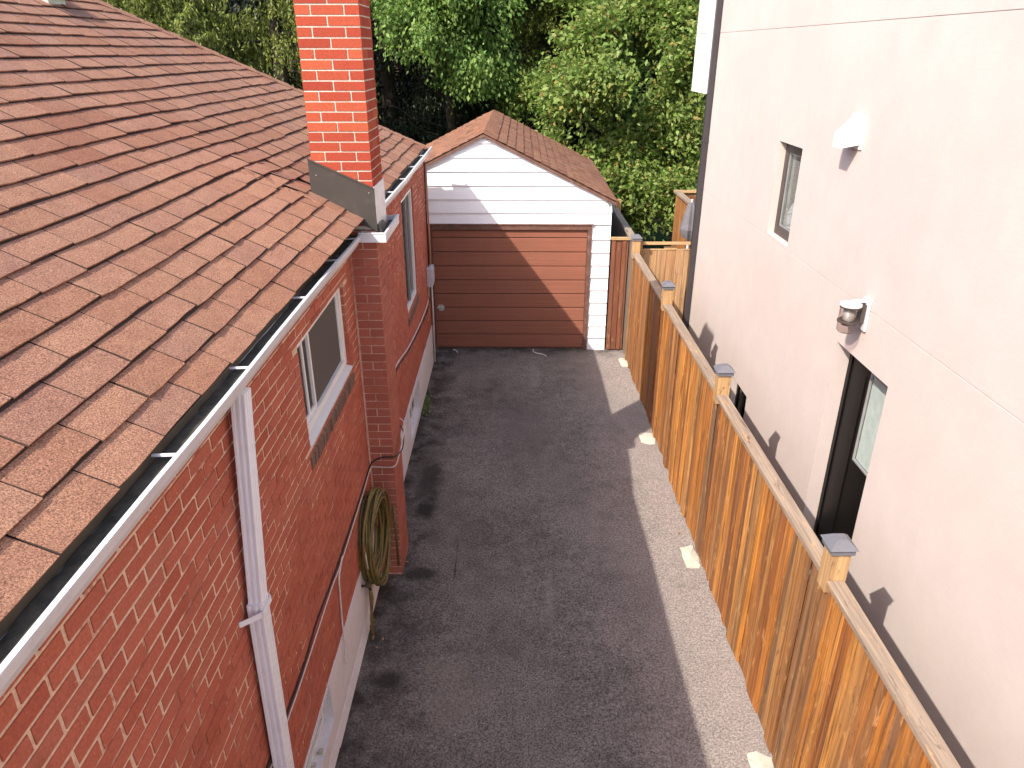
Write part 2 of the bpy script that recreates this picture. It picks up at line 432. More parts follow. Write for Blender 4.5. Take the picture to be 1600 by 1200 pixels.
# ---------------------------------------------------------------- mesh helpers
class MB:
    """collects faces in world coordinates; build() links them as one mesh object"""
    def __init__(self):
        self.v = []; self.f = []
    def add(self, vs, fs):
        o = len(self.v)
        self.v += [tuple(v) for v in vs]
        self.f += [tuple(i + o for i in f) for f in fs]
        return self
    def quad(self, a, b, c, d):
        return self.add([a, b, c, d], [(0, 1, 2, 3)])
    def box(self, x0, x1, y0, y1, z0, z1):
        vs = [(x, y, z) for z in (z0, z1) for y in (y0, y1) for x in (x0, x1)]
        return self.add(vs, [(0, 2, 3, 1), (4, 5, 7, 6), (0, 1, 5, 4), (2, 6, 7, 3), (0, 4, 6, 2), (1, 3, 7, 5)])
    def hexa(self, vs):
        return self.add(vs, [(0, 2, 3, 1), (4, 5, 7, 6), (0, 1, 5, 4), (2, 6, 7, 3), (0, 4, 6, 2), (1, 3, 7, 5)])
    def extrude(self, prof, a, b, axis):
        """closed 2D profile swept along an axis from a to b"""
        n = len(prof)
        def P(p, t):
            return {0: (t, p[0], p[1]), 1: (p[0], t, p[1]), 2: (p[0], p[1], t)}[axis]
        vs = [P(p, a) for p in prof] + [P(p, b) for p in prof]
        fs = [(i, (i + 1) % n, n + (i + 1) % n, n + i) for i in range(n)]
        fs += [tuple(range(n))[::-1], tuple(range(n, 2 * n))]
        return self.add(vs, fs)
    def tube(self, pts, r, n=8, closed=False):
        pts = [Vector(p) for p in pts]
        rs = r if hasattr(r, '__len__') else [r] * len(pts)
        vs = []; up = Vector((0.13, 0.21, 1)).normalized()
        m = len(pts)
        for i, p in enumerate(pts):
            if closed: d = pts[(i + 1) % m] - pts[i - 1]
            else: d = pts[min(i + 1, m - 1)] - pts[max(i - 1, 0)]
            d.normalize()
            s = d.cross(up)
            if s.length < 1e-3: s = d.cross(Vector((1, 0, 0)))
            s.normalize(); u = s.cross(d)
            for k in range(n):
                a = 2 * math.pi * k / n
                vs.append(p + (s * math.cos(a) + u * math.sin(a)) * rs[i])
        fs = []
        for i in range(m if closed else m - 1):
            j = (i + 1) % m
            fs += [(i * n + k, i * n + (k + 1) % n, j * n + (k + 1) % n, j * n + k) for k in range(n)]
        if not closed:
            fs += [tuple(range(n))[::-1], tuple(range((m - 1) * n, m * n))]
        return self.add(vs, fs)
    def lathe(self, prof, c, n=20):
        vs = []; fs = []
        for r, z in prof:
            for k in range(n):
                a = 2 * math.pi * k / n
                vs.append((c[0] + r * math.cos(a), c[1] + r * math.sin(a), c[2] + z))
        for i in range(len(prof) - 1):
            fs += [(i * n + k, i * n + (k + 1) % n, (i + 1) * n + (k + 1) % n, (i + 1) * n + k) for k in range(n)]
        fs += [tuple(range(n))[::-1], tuple(range((len(prof) - 1) * n, len(prof) * n))]
        return self.add(vs, fs)
    def mesh(self, name, m, smooth=False):
        me = bpy.data.meshes.new(name)
        me.from_pydata(self.v, [], self.f)
        me.materials.append(m)
        bm = bmesh.new(); bm.from_mesh(me)
        bmesh.ops.recalc_face_normals(bm, faces=bm.faces)
        bm.to_mesh(me); bm.free()
        if smooth: me.shade_smooth()
        return me
    def build(self, name, m, parent=None, smooth=False, bevel=0.0):
        o = bpy.data.objects.new(name, self.mesh(name, m, smooth))
        C.objects.link(o)
        attach(o, parent)
        if bevel:
            bv = o.modifiers.new('bevel', 'BEVEL'); bv.width = bevel; bv.segments = 2; bv.limit_method = 'ANGLE'
        return o

def attach(o, parent):
    """meshes are in world coordinates: a direct part undoes its thing's place, a sub-part needs nothing"""
    if parent is None: return
    o.parent = parent
    if parent.parent is None and parent.type == 'EMPTY':
        o.location = Vector(o.location) - parent.location
def tag(o, label=None, cat=None, group=None, kind=None):
    if label: o['label'] = label
    if cat: o['category'] = cat
    if group: o['group'] = group
    if kind: o['kind'] = kind
    return o
def thing(name, label, cat, loc, group=None):
    o = bpy.data.objects.new(name, None)
    C.objects.link(o); o.location = loc; o.empty_display_size = .2
    return tag(o, label, cat, group)
def part_frame(name, parent):
    """an Empty that stands for a part made only of pieces"""
    o = bpy.data.objects.new(name, None); C.objects.link(o); attach(o, parent); o.empty_display_size = .1
    return o
def raw_mesh(name, V, F, m, nper):
    """fast mesh from numpy arrays, all faces with nper corners"""
    me = bpy.data.meshes.new(name)
    me.vertices.add(len(V)); me.vertices.foreach_set('co', np.ascontiguousarray(V, dtype=np.float32).ravel())
    nf = len(F)
    me.loops.add(nf * nper); me.loops.foreach_set('vertex_index', np.ascontiguousarray(F, dtype=np.int32).ravel())
    me.polygons.add(nf)
    me.polygons.foreach_set('loop_start', np.arange(0, nf * nper, nper, dtype=np.int32))
    me.materials.append(m)
    me.update(calc_edges=True); me.validate()
    return me
def px_area(p, size):
    """rough size in the picture of a piece at p, for choosing which pieces become objects of their own"""
    h = CAM_H - p[2]
    z = p[1] * math.cos(PITCH) + h * math.sin(PITCH)
    if z < .3: return -1
    x = 800 + 1140 * p[0] / z; y = 600 + 1140 * (h * math.cos(PITCH) - p[1] * math.sin(PITCH)) / z
    if x < -30 or x > 1630 or y < -30 or y > 1230: return -1
    return size / z / z

# ---------------------------------------------------------------- ground and driveway
g = MB()
g.quad((-400, -400, -.06), (400, -400, -.06), (400, 600, -.06), (-400, 600, -.06))
tag(g.build('ground', M['ground']), kind='structure')
g = MB()
nx, ny = 16, 80
for j in range(ny + 1):
    for i in range(nx + 1):
        x = -1.30 + 3.24 * i / nx; y = -9 + 20.46 * j / ny
        g.v.append((x, y, -.001 - .006 * math.sin(x * 2.1 + y * .7) ** 2 if 0 < i < nx else 0))
for j in range(ny):
    for i in range(nx):
        a = j * (nx + 1) + i
        g.f.append((a, a + 1, a + nx + 2, a + nx + 1))
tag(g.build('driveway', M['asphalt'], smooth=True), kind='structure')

# ---------------------------------------------------------------- wall with real openings
def wall_sheet(mb, x, y0, y1, z0, z1, holes, depth, sgn, grooves=()):
    """a wall face in the plane X = x with reveals running in by depth (sgn: the way out of the wall)"""
    ys = sorted({y0, y1, *[h[0] for h in holes], *[h[1] for h in holes]})
    zs = sorted({z0, z1, *[h[2] for h in holes], *[h[3] for h in holes], *[g_ - .005 for g_ in grooves], *[g_ + .005 for g_ in grooves]})
    xi = x - sgn * depth
    for a, b in zip(ys, ys[1:]):
        for c, d in zip(zs, zs[1:]):
            ym, zm = (a + b) / 2, (c + d) / 2
            if any(h[0] < ym < h[1] and h[2] < zm < h[3] for h in holes): continue
            gx = x - sgn * .004 if any(abs(zm - g_) < .004 for g_ in grooves) else x
            mb.quad((gx, a, c), (gx, b, c), (gx, b, d), (gx, a, d))
    for g_ in grooves:
        for e in (-.005, .005):
            mb.quad((x, y0, g_ + e), (x, y1, g_ + e), (x - sgn * .004, y1, g_ + e), (x - sgn * .004, y0, g_ + e))
    for a, b, c, d in holes:
        for p, q in (((a, c), (b, c)), ((b, c), (b, d)), ((b, d), (a, d)), ((a, d), (a, c))):
            mb.quad((x, *p), (x, *q), (xi, *q), (xi, *p))

# ================================================================ THE BRICK HOUSE
WX = -1.262
YEND = 10.80
Y0H = -7.0
FT = .62
EAVE_X, EAVE_Z, K = -1.253, 3.312, .60
house = thing('brick_house', 'red brick bungalow with brown shingle hip roof, white gutter and tall chimney beside the driveway', 'house', (-5.0, 3.0, 0))
win1 = (3.99, 5.27, 2.27, 2.99)
win2 = (8.42, 9.42, 1.60, 3.00)
holes_b = [win1, win2]
COURSE = .073
# the wall: backing mortar, then bricks
mb = MB()
wall_sheet(mb, WX - .0035, Y0H, YEND, FT, 3.30, holes_b, .11, 1)
mb.quad((WX - .0035, YEND, FT), (-9.4, YEND, FT), (-9.4, YEND, 3.3), (WX - .0035, YEND, 3.3))
mb.quad((-9.4, Y0H, FT), (-9.4, YEND, FT), (-9.4, YEND, 3.3), (-9.4, Y0H, 3.3))
mb.quad((WX - .0035, Y0H, FT), (-9.4, Y0H, FT), (-9.4, Y0H, 3.3), (WX - .0035, Y0H, 3.3))
wall = mb.build('wall', M['wall_mortar'], house)
bricks = []                       # (y0, y1, z0, z1)
r2 = random.Random(3)
nco = int((3.22 - FT) / COURSE)
for i in range(nco + 1):
    z0 = FT + .004 + i * COURSE; z1 = z0 + COURSE - .010
    y = Y0H + (0 if i % 2 else .11)
    while y < YEND:
        a, b = y + r2.uniform(0, .004), y + .21 - r2.uniform(0, .004)
        y += .22
        a = max(a, Y0H); b = min(b, YEND)
        if b - a < .03: continue
        if a < 5.594 < b: b = 5.594                   # stop at the chimney breast
        elif a < 6.03 < b: a = 6.03
        elif 5.594 <= a and b <= 6.03: continue
        if b - a < .03: continue
        segs = [(a, b)]
        for h in holes_b:
            if z1 > h[2] + .004 and z0 < h[3] and not (z0 < h[2] < z1) and not (z0 < h[3] < z1):
                ns = []
                for s in segs:
                    if s[1] <= h[0] or s[0] >= h[1]: ns.append(s); continue
                    if s[0] < h[0] - .02: ns.append((s[0], h[0]))
                    if s[1] > h[1] + .02: ns.append((h[1], s[1]))
                segs = ns
        for s in segs:
            zz1 = z1; zz0 = z0
            for h in holes_b:
                if s[0] < h[1] and s[1] > h[0] and z0 < h[2] < z1: zz1 = h[2]
                if s[0] < h[1] - .01 and s[1] > h[0] + .01 and z0 < h[3] < z1: zz0 = h[3]
            if zz1 - zz0 > .012: bricks.append((s[0], s[1], zz0, min(zz1, 3.29)))
def brick_shape(mb, a, b, c, d, xf, xb, r_):
    j = lambda s: r_.uniform(-s, s)
    e = .0025
    x1 = xf + j(.0016)
    vs = []
    for zz in (c, d):
        for yy in (a, b):
            vs.append((xb, yy, zz)); vs.append((x1 + j(.0008), yy + (e if yy == a else -e) + j(.0015), zz + (e if zz == c else -e) + j(.001)))
    mb.hexa(vs)
bricks.sort(key=lambda q: -px_area((WX, (q[0] + q[1]) / 2, (q[2] + q[3]) / 2), 1.0 * (q[1] - q[0])))
full_meshes = {}
variants = []
for k in range(10):
    m_ = MB(); brick_shape(m_, -.1035, .1035, 0, COURSE - .010, 0, -.03, r2)
    variants.append(m_.mesh('brick', M['wall_brick']))
field = MB()
for idx, (a, b, c, d) in enumerate(bricks):
    if idx < 300:
        if abs((b - a) - .207) < .004 and abs(d - c - (COURSE - .010)) < .002:
            o = bpy.data.objects.new('brick', r2.choice(variants)); C.objects.link(o)
            o.parent = wall; o.location = (WX, (a + b) / 2, c)
        else:
            m_ = MB(); brick_shape(m_, a, b, c, d, WX, WX - .03, r2)
            m_.build('brick', M['wall_brick'], wall)
    else:
        brick_shape(field, a, b, c, d, WX, WX - .03, r2)
for i in range(nco + 1):                                 # rear face, barely seen
    z0 = FT + .004 + i * COURSE
    x = WX - (.1 if i % 2 else .2)
    while x > -9.2:
        field.box(x - .205, x, YEND - .02, YEND + .004, z0, min(z0 + COURSE - .01, 3.29)); x -= .22
for h in holes_b:                                        # brick ends in the far reveals of the windows
    for i in range(nco + 1):
        z0 = FT + .004 + i * COURSE; z1 = z0 + COURSE - .010
        if z0 > h[2] and z1 < h[3] + .03:
            field.box(WX - .108, WX - .006, h[1] - .004, h[1] + .03, z0, min(z1, h[3] - .003))
tag(field.build('brick_field', M['wall_brick'], wall), kind='stuff')

# foundation with its ledge and basement window recesses
fx = WX + .006
bw1 = (2.35, 3.70, .27, .585)
bw2 = (8.02, 8.98, .09, .54)
mb = MB()
wall_sheet(mb, fx, Y0H, YEND + .02, -.05, FT - .001, [bw1, bw2], .13, 1)
mb.quad((fx, Y0H, FT - .001), (fx, YEND + .02, FT - .001), (WX - .02, YEND + .02, FT - .001), (WX - .02, Y0H, FT - .001))
mb.quad((fx, YEND + .02, -.05), (-9.4, YEND + .02, -.05), (-9.4, YEND + .02, FT), (fx, YEND + .02, FT))
fnd = mb.build('foundation', M['concrete'], house)
mb = MB(); rl = random.Random(9)
y = Y0H
while y < 5.55:
    y2 = min(y + rl.uniform(.5, .9), 5.58); t_ = rl.uniform(.022, .034)
    mb.hexa([(fx - .01, y, -.05), (fx + t_, y, -.05), (fx - .01, y2, -.05), (fx + t_, y2, -.05), (fx - .01, y, .11), (fx + .002, y, .10), (fx - .01, y2, .11), (fx + .002, y2, .10)])
    y = y2
mb.build('ledge', M['concrete'], fnd)
def basement_window(hole, bars):
    a, b, c, d = hole; x = fx - .10
    f = MB(); w = .035
    f.box(x, x + .03, a + .002, a + w, c + .002, d - .002); f.box(x, x + .03, b - w, b - .002, c + .002, d - .002)
    f.box(x, x + .03, a + w, b - w, c + .002, c + w); f.box(x, x + .03, a + w, b - w, d - w, d - .002)
    for k in range(bars):
        yy = a + (b - a) * (k + 1) / (bars + 1); f.box(x + .001, x + .028, yy - .014, yy + .014, c + w, d - w)
    o = f.build('window', M['vinyl'], house)
    MB().box(x + .008, x + .014, a + w, b - w, c + w, d - w).build('pane', M['dark_glass'], o)
    MB().box(x - .04, x - .03, a, b, c, d).build('backing', M['room'], o)
basement_window(bw1, 1); basement_window(bw2, 2)
# crumbs of mortar lying on the near window ledge
mb = MB()
for k in range(26):
    yy = rl.uniform(2.5, 3.45); xx = fx - rl.uniform(.01, .09); s = rl.uniform(.006, .018)
    mb.hexa([(xx + dx * s * rl.uniform(.6, 1.3), yy + dy * s * rl.uniform(.6, 1.6), .271 + dz * s * rl.uniform(.6, 1.2)) for dz in (0, 1) for dy in (-1, 1) for dx in (-1, 1)])
tag(mb.build('mortar_crumbs', M['footing'], fnd), kind='stuff')

# chimney breast (shaft against the wall)
PX0, PX1, PY0, PY1 = -1.262, -1.047, 5.594, 6.03
cb = MB()
cb.box(PX0 - .03, PX1 - .004, PY0 + .004, PY1 - .004, -.05, 3.30)
breast = cb.build('chimney_breast', M['pil_mortar'], house)
rb = random.Random(21)
i = 0; z = .02
while z < 3.28:
    z1 = min(z + COURSE - .009, 3.292)
    def front(x0, x1):
        m_ = MB(); j = rb.uniform(-.0015, .0015)
        m_.hexa([(x, y, zz) for zz in (z, z1) for y in (PY0 + j, PY0 + .09) for x in (x0, x1)])
        m_.build('brick', M['pil_brick'], breast)
    def side(y0, y1):
        m_ = MB(); j = rb.uniform(-.0015, .0015)
        m_.hexa([(x, y, zz) for zz in (z, z1) for y in (y0, y1) for x in (PX1 - .05, PX1 + j)])
        m_.build('brick', M['pil_brick'], breast)
    if i % 2 == 0:
        front(PX0 + .002, PX1 - .001); side(PY0 + .092, PY0 + .205); side(PY0 + .213, PY1)
    else:
        front(PX0 + .002, PX0 + .098); front(PX0 + .108, PX1 - .001); side(PY0 + .095, PY0 + .31); side(PY0 + .318, PY1)
    z += COURSE; i += 1
# pale sealant bead where the breast meets the wall
MB().box(PX0 - .002, PX0 + .012, PY0 - .010, PY0 + .002, .62, 3.2).build('sealant_bead', M['pil_mortar'], breast)

# chimney above the roof
CX0, CX1, CY0, CY1 = -1.487, -1.045, 5.594, 6.034
cm = MB(); ins = .0045
cm.box(CX0 + ins, CX1 - ins, CY0 + ins, CY1 - ins, 3.31, 5.90)
chim = cm.build('chimney', M['chim_mortar'], house)
rc = random.Random(5)
CH = .069; z = 3.338; i = 0; D = .100; J = .011
while z < 5.86:
    z1 = z + CH - J
    def cbk(x0, x1, y0, y1):
        m_ = MB(); e = rc.uniform(-.001, .001)
        m_.box(x0 - e * (x0 == CX0), x1 + e * (x1 == CX1), y0 - e * (y0 == CY0), y1, z, z1)
        m_.build('brick', M['chim_brick'], chim)
    mx, my = (CX0 + CX1) / 2 + rc.uniform(-.006, .006), (CY0 + CY1) / 2
    if i % 2 == 0:
        for (ya, yb) in ((CY0, CY0 + D), (CY1 - D, CY1)):
            cbk(CX0, mx - J / 2, ya, yb); cbk(mx + J / 2, CX1, ya, yb)
        cbk(CX1 - D, CX1, CY0 + D + J, CY1 - D - J); cbk(CX0, CX0 + D, CY0 + D + J, CY1 - D - J)
    else:
        for (xa, xb) in ((CX0, CX0 + D), (CX1 - D, CX1)):
            cbk(xa, xb, CY0, my - J / 2); cbk(xa, xb, my + J / 2, CY1)
        cbk(CX0 + D + J, CX1 - D - J, CY0, CY0 + D); cbk(CX0 + D + J, CX1 - D - J, CY1 - D, CY1)
    z += CH; i += 1
MB().box(CX0 - .03, CX1 + .03, CY0 - .03, CY1 + .03, 5.901, 5.97).build('crown', M['concrete'], chim)
MB().lathe([(.10, 0), (.10, .22), (.08, .22), (.08, .0)], (-1.266, 5.81, 5.971)).build('flue', M['pil_brick'], chim)

# flashing round the chimney foot
def roof_z(x): return EAVE_Z + K * (EAVE_X - x)
fl = MB(); y = CY0 - .006
prof = [(CX0 - .022, 3.50), (CX1 + .012, 3.30), (CX1 + .012, 3.612), (CX0 - .022, 3.826)]
fl.extrude([(p[0], p[1]) for p in prof], y - .004, y, 1)
lip = [(CX0 - .022, 3.826), (CX1 + .012, 3.612), (CX1 + .012, 3.624), (CX0 - .022, 3.838)]
fl.extrude(lip, y - .012, y, 1)
flo = fl.build('flashing', M['flash'], chim)
fw = MB(); fw.hexa([(x, yy, zz) for zz in (3.30, 3.63) for yy in (CY0 - .009, CY1 + .01) for x in (CX1 + .004, CX1 + .010)])
fw.build('side_flashing', M['white_flash'], chim)
fd = MB(); fd.hexa([(-1.085, 5.60, 3.262), (-.995, 5.60, 3.285), (-1.085, 5.80, 3.262), (-.995, 5.80, 3.285), (-1.06, 5.60, 3.34), (-1.02, 5.60, 3.35), (-1.06, 5.80, 3.335), (-1.02, 5.80, 3.345)])
fd.build('bent_flashing_scrap', M['flash'], chim)
for xs, zs in ((CX0 + .03, .28), (CX1 - .03, .38), (CX0 + .24, .14)):
    MB().lathe([(.004, 0), (.006, .004), (.001, .007)], (xs, y - .006, roof_z(xs) + zs), 8).build('screw', M['silver'], flo)

# ---------------------------------------------------------------- roof
HALF = 4.15
RZ = EAVE_Z + K * HALF
xm = EAVE_X - HALF; xl = EAVE_X - 2 * HALF
yr = YEND + .06                     # rear eave
yf = Y0H - .06
A = (EAVE_X, yf, EAVE_Z); B = (EAVE_X, yr, EAVE_Z); Cc = (xl, yr, EAVE_Z); Dd = (xl, yf, EAVE_Z)
r1 = (xm, yf + HALF, RZ); rr = (xm, yr - HALF, RZ)
mb = MB()
mb.add([A, B, Cc, Dd, r1, rr], [(0, 1, 5, 4), (1, 2, 5), (2, 3, 4, 5), (3, 0, 4)])
mb.v = [(v[0], v[1], v[2] - .006) for v in mb.v]
mb.quad(*[(p[0], p[1], p[2] - .012) for p in (A, B, Cc, Dd)])
roof = mb.build('roof', M['deck'], house)
EXPO = .1465; TW = 1 / 3
rs = random.Random(17)
SN = math.hypot(1, K)
def tab_mesh(r_, w=TW, L=EXPO + .045, lift=1.0, gap=.008):
    m_ = MB(); n = 4
    us = [-w / 2 + gap + (w - 2 * gap) * i / (n - 1) for i in range(n)]
    curl = r_.choice([0, 0, 1]) * r_.uniform(.002, .008) * lift
    side_ = r_.choice([-1, -1, -1, 1])
    tv = r_.uniform(-.008, .006)
    zl = [.0165 * lift + r_.uniform(0, .0025) * lift + curl * max(0, side_ * (u / (w / 2))) ** 2 for u in us]
    vj = [tv + r_.uniform(-.003, .003) for u in us]
    rows = []
    for (t, zf) in ((0, 1.0), (.35, .72), ((EXPO - .006) / L, .30), (1.0, 0.0)):
        rows.append([(u, vj[i] * (1 - t) + t * L, zl[i] * zf + (.0008 if zf == 0 else 0)) for i, u in enumerate(us)])
    bot = [(u, vj[i], max(.001, zl[i] - .0085)) for i, u in enumerate(us)]
    vs = [p for r in rows for p in r] + bot
    fs = []
    for r in range(3):
        fs += [(r * n + i, r * n + i + 1, (r + 1) * n + i + 1, (r + 1) * n + i) for i in range(n - 1)]
    b = 4 * n
    fs += [(b + i, b + i + 1, i + 1, i) for i in range(n - 1)]
    fs += [(0, n, 2 * n, 3 * n, b), (n - 1, b + n - 1, 4 * n - 1, 3 * n - 1, 2 * n - 1)]
    m_.add(vs, fs)
    m_.dark = list(range(2 * (n - 1), 3 * (n - 1))) + [len(fs) - 2, len(fs) - 1]
    return m_
TABS = {}
for kind, gap, m in (('near', .0035, 'shingle'), ('mid', .0050, 'shingle'), ('far', .0075, 'shingle'), ('garage', .006, 'garage_shingle')):
    tv_ = [tab_mesh(rs, gap=gap) for _ in range(14)]
    ms_ = []
    for t in tv_:
        me = t.mesh('shingle', M[m]); me.materials.append(M['deck'])
        for q in t.dark: me.polygons[q].material_index = 1
        ms_.append(me)
    TABS[kind] = (tv_, ms_)
def sstep(t):
    t = min(1, max(0, t)); return t * t * (3 - 2 * t)
def swell(c):
    """the roof is built up and kicks out a little in front of the chimney"""
    f = sstep((c.y - 3.5) / 2.0) * (1 - sstep((c.y - 5.58) / .5)) * math.exp(-((EAVE_X - c.x) / .75) ** 2)
    return Vector((.10 * f, 0, .075 * f))
def shingle_plane(owner, origin, along, up, ncourse, length, clip, limit, name='shingle', skip=None, wav=.0, stuffname='shingle_field', offset=0.0, bulge=False, garage=False):
    """lays tabs course by course on a roof plane; the pieces that show largest become objects, the rest one field"""
    along = Vector(along).normalized(); up = Vector(up).normalized(); nrm = along.cross(up)
    if nrm.z < 0: nrm = -nrm
    items = []
    for i in range(ncourse):
        off = ((i % 2) * .5 + rs.uniform(-.04, .04)) * TW - TW + offset
        k = 0
        while off + k * TW < length + TW:
            u = off + (k + .5) * TW; k += 1
            c = Vector(origin) + along * u + up * (i * EXPO + wav * math.sin(u * 1.7 + i) * .5)
            if skip and skip(c, i): continue
            st = clip(c)
            if st == 0: continue
            a = px_area(c + up * .07, TW * EXPO)
            items.append((a, c, st))
    items.sort(key=lambda q: -q[0])
    fieldm = MB(); cnt = 0; darkset = set()
    bmat = Matrix((along, up, nrm)).transposed()
    for a, c, st in items:
        kind = 'garage' if garage else 'near' if c.y < 3.6 else 'mid' if c.y < 6 else 'far'
        tabs_v, tabs_me = TABS[kind]; j = rs.randrange(14)
        rot = bmat @ Matrix.Rotation(rs.uniform(-.008, .008), 3, 'Z')
        if bulge:
            e = swell(c + along * .16) - swell(c - along * .16)
            ax = (along * .32 + e).normalized(); eu = swell(c + up * .1) - swell(c)
            uy = (up * .1 + eu).normalized(); nz = ax.cross(uy)
            rot = Matrix((ax, uy, nz if nz.z > 0 else -nz)).transposed() @ Matrix.Rotation(rs.uniform(-.008, .008), 3, 'Z')
            c = c + swell(c)
        mw = Matrix.Translation(c) @ rot.to_4x4()
        if st == 1 and cnt < limit and a > 0:
            o = bpy.data.objects.new(name, tabs_me[j]); C.objects.link(o)
            o.parent = owner; o.matrix_local = mw; cnt += 1
        else:
            vs = [mw @ Vector(v) for v in tabs_v[j].v]
            if st == 1:
                darkset.update(len(fieldm.f) + q for q in tabs_v[j].dark); fieldm.add(vs, tabs_v[j].f)
            else:                                            # cut along the hip or rake line
                bm = bmesh.new()
                bv = [bm.verts.new(v) for v in vs]
                for f in tabs_v[j].f: bm.faces.new([bv[q] for q in f])
                for (pc, pn) in st:
                    geom = bm.verts[:] + bm.edges[:] + bm.faces[:]
                    bmesh.ops.bisect_plane(bm, geom=geom, plane_co=pc, plane_no=pn, clear_outer=True)
                bm.verts.index_update()
                if bm.faces:
                    fieldm.add([v.co[:] for v in bm.verts], [tuple(v.index for v in f.verts) for f in bm.faces])
                bm.free()
    if fieldm.f:
        fo = tag(fieldm.build(stuffname, M['garage_shingle' if garage else 'shingle'], owner), kind='stuff')
        fo.data.materials.append(M['deck'])
        for q in darkset: fo.data.polygons[q].material_index = 1
hipn = Vector((1, -1, 0)).normalized()
def house_clip(c):
    # kept while (Y - yr) < (X - EAVE_X): in front of the rear hip
    d = (c.y - yr) - (c.x - EAVE_X)          # > 0 : beyond the hip
    d2 = (yf - c.y) - (c.x - EAVE_X)
    if d > .42 or d2 > .42: return 0
    if d < -.42 and d2 < -.42: return 1
    return [((EAVE_X, yr, 0), (-1, 1, 0)), ((EAVE_X, yf, 0), (-1, -1, 0))]
def house_skip(c, i):
    return CX0 - .05 < c.x < 0 and CY0 - .13 < c.y < CY1 + .12 and c.x > CX0 - .04
sag = -.02
shingle_plane(roof, (EAVE_X + .012, yf, EAVE_Z - .006), (0, 1, 0), (-1, 0, K), int(HALF * SN / EXPO), yr - yf, house_clip, 300, skip=house_skip, wav=.006, bulge=True)
# cut tabs that butt against the chimney sides
mb = MB()
for i in range(5):
    for (ya, yb) in ((CY0 - .20, CY0 - .005), (CY1 + .005, CY1 + .19)):
        c = Vector((EAVE_X + .012, (ya + yb) / 2, EAVE_Z - .006)) + Vector((-1, 0, K)).normalized() * (i * EXPO)
        if c.x < CX0 - .04: continue
        c = c + swell(c)
        w = yb - ya
        tm = tab_mesh(rs, w)
        bmx = Matrix(((0, 1, 0), (-1 / SN, 0, K / SN), (K / SN, 0, 1 / SN))).transposed()
        mb.add([c + bmx @ Vector(v) for v in tm.v], tm.f)
tag(mb.build('cut_shingles', M['shingle'], roof), kind='stuff')
# hip cap shingles along the rear hip and the ridge
def cap_run(owner, p0, p1, wide, step, rise, drop, mat=None, name='hip_cap'):
    p0 = Vector(p0); p1 = Vector(p1); d = (p1 - p0); n = int(d.length / step); d.normalize()
    s = d.cross(Vector((0, 0, 1))).normalized(); u = s.cross(d)
    for i in range(n):
        q = p0 + d * (i * step); e = q + d * (step * 1.25)
        m_ = MB(); h0 = rise + .010; h1 = rise
        def sec(p, h, t): return [p + s * wide - u * (drop - h + t), p + u * (h + .004 - t), p - s * wide - u * (drop - h + t)]
        vs = sec(q, h0, 0) + sec(e, h1, 0) + sec(q, h0, .008) + sec(e, h1, .008)
        m_.add(vs, [(0, 1, 4, 3), (1, 2, 5, 4), (6, 9, 10, 7), (7, 10, 11, 8), (0, 6, 7, 1), (1, 7, 8, 2), (3, 4, 10, 9), (4, 5, 11, 10), (0, 3, 9, 6), (2, 8, 11, 5)])
        m_.build(name, M[mat or 'shingle'], owner)
cap_run(roof, B, rr, .13, .22, .012, .047)
# rear hip plane, turned away from the camera
shingle_plane(roof, (EAVE_X, yr + .01, EAVE_Z - .006), (-1, 0, 0), (0, -1, K), int(HALF * SN / EXPO), 2 * HALF,
              lambda c: 0 if (EAVE_X - c.x) < (yr - c.y) + .22 or (c.x - xl) < (yr - c.y) + .22 else 1, 0, stuffname='rear_shingle_field')
# patched shingles laid across the slope above the chimney (the cricket)
upv = Vector((-1, 0, K)).normalized()
def patch(cx, cy, w, ln, ang, lift):
    tm = tab_mesh(rs, w, ln, .8)
    bmx = Matrix(((0, 1, 0), tuple(upv), (K / SN, 0, 1 / SN))).transposed() @ Matrix.Rotation(ang, 3, 'Z')
    c = Vector((cx, cy, roof_z(cx) + lift))
    m_ = MB(); m_.add([c + bmx @ Vector(v) for v in tm.v], tm.f)
    m_.build('patch_shingle', M['shingle'], roof)
for (cx, cy, w, ln, ang, lift) in ((-1.575, 5.36, .15, .22, -1.55, .0), (-1.72, 5.35, .15, .22, -1.60, .002), (-1.87, 5.33, .14, .22, -1.57, .0), (-1.60, 5.22, .20, .16, -1.62, -.006)):
    patch(cx, cy, w, ln, ang, lift + .032 + swell(Vector((cx, cy, 0))).z)
# box vent high on the roof
vx, vy = -4.03, 7.05
def rpt(x, y, h): return (x, y, roof_z(x) + h)
vb = MB()
vb.hexa([rpt(vx + dx, vy + dy, h) for h in (0, .10) for dy in (-.13, .13) for dx in (-.13, .13)])
vent = vb.build('roof_vent', M['silver'], roof)
vt = MB(); vt.hexa([rpt(vx + dx, vy + dy, h) for h in (.101, .135) for dy in (-.18, .18) for dx in (-.18, .18)])
vt.build('vent_hood', M['white_metal'], vent)
# drip edge / fascia behind the gutter
MB().box(EAVE_X - .01, EAVE_X + .0075, yf, yr, EAVE_Z - .16, EAVE_Z - .008).build('fascia', M['fascia'], house)

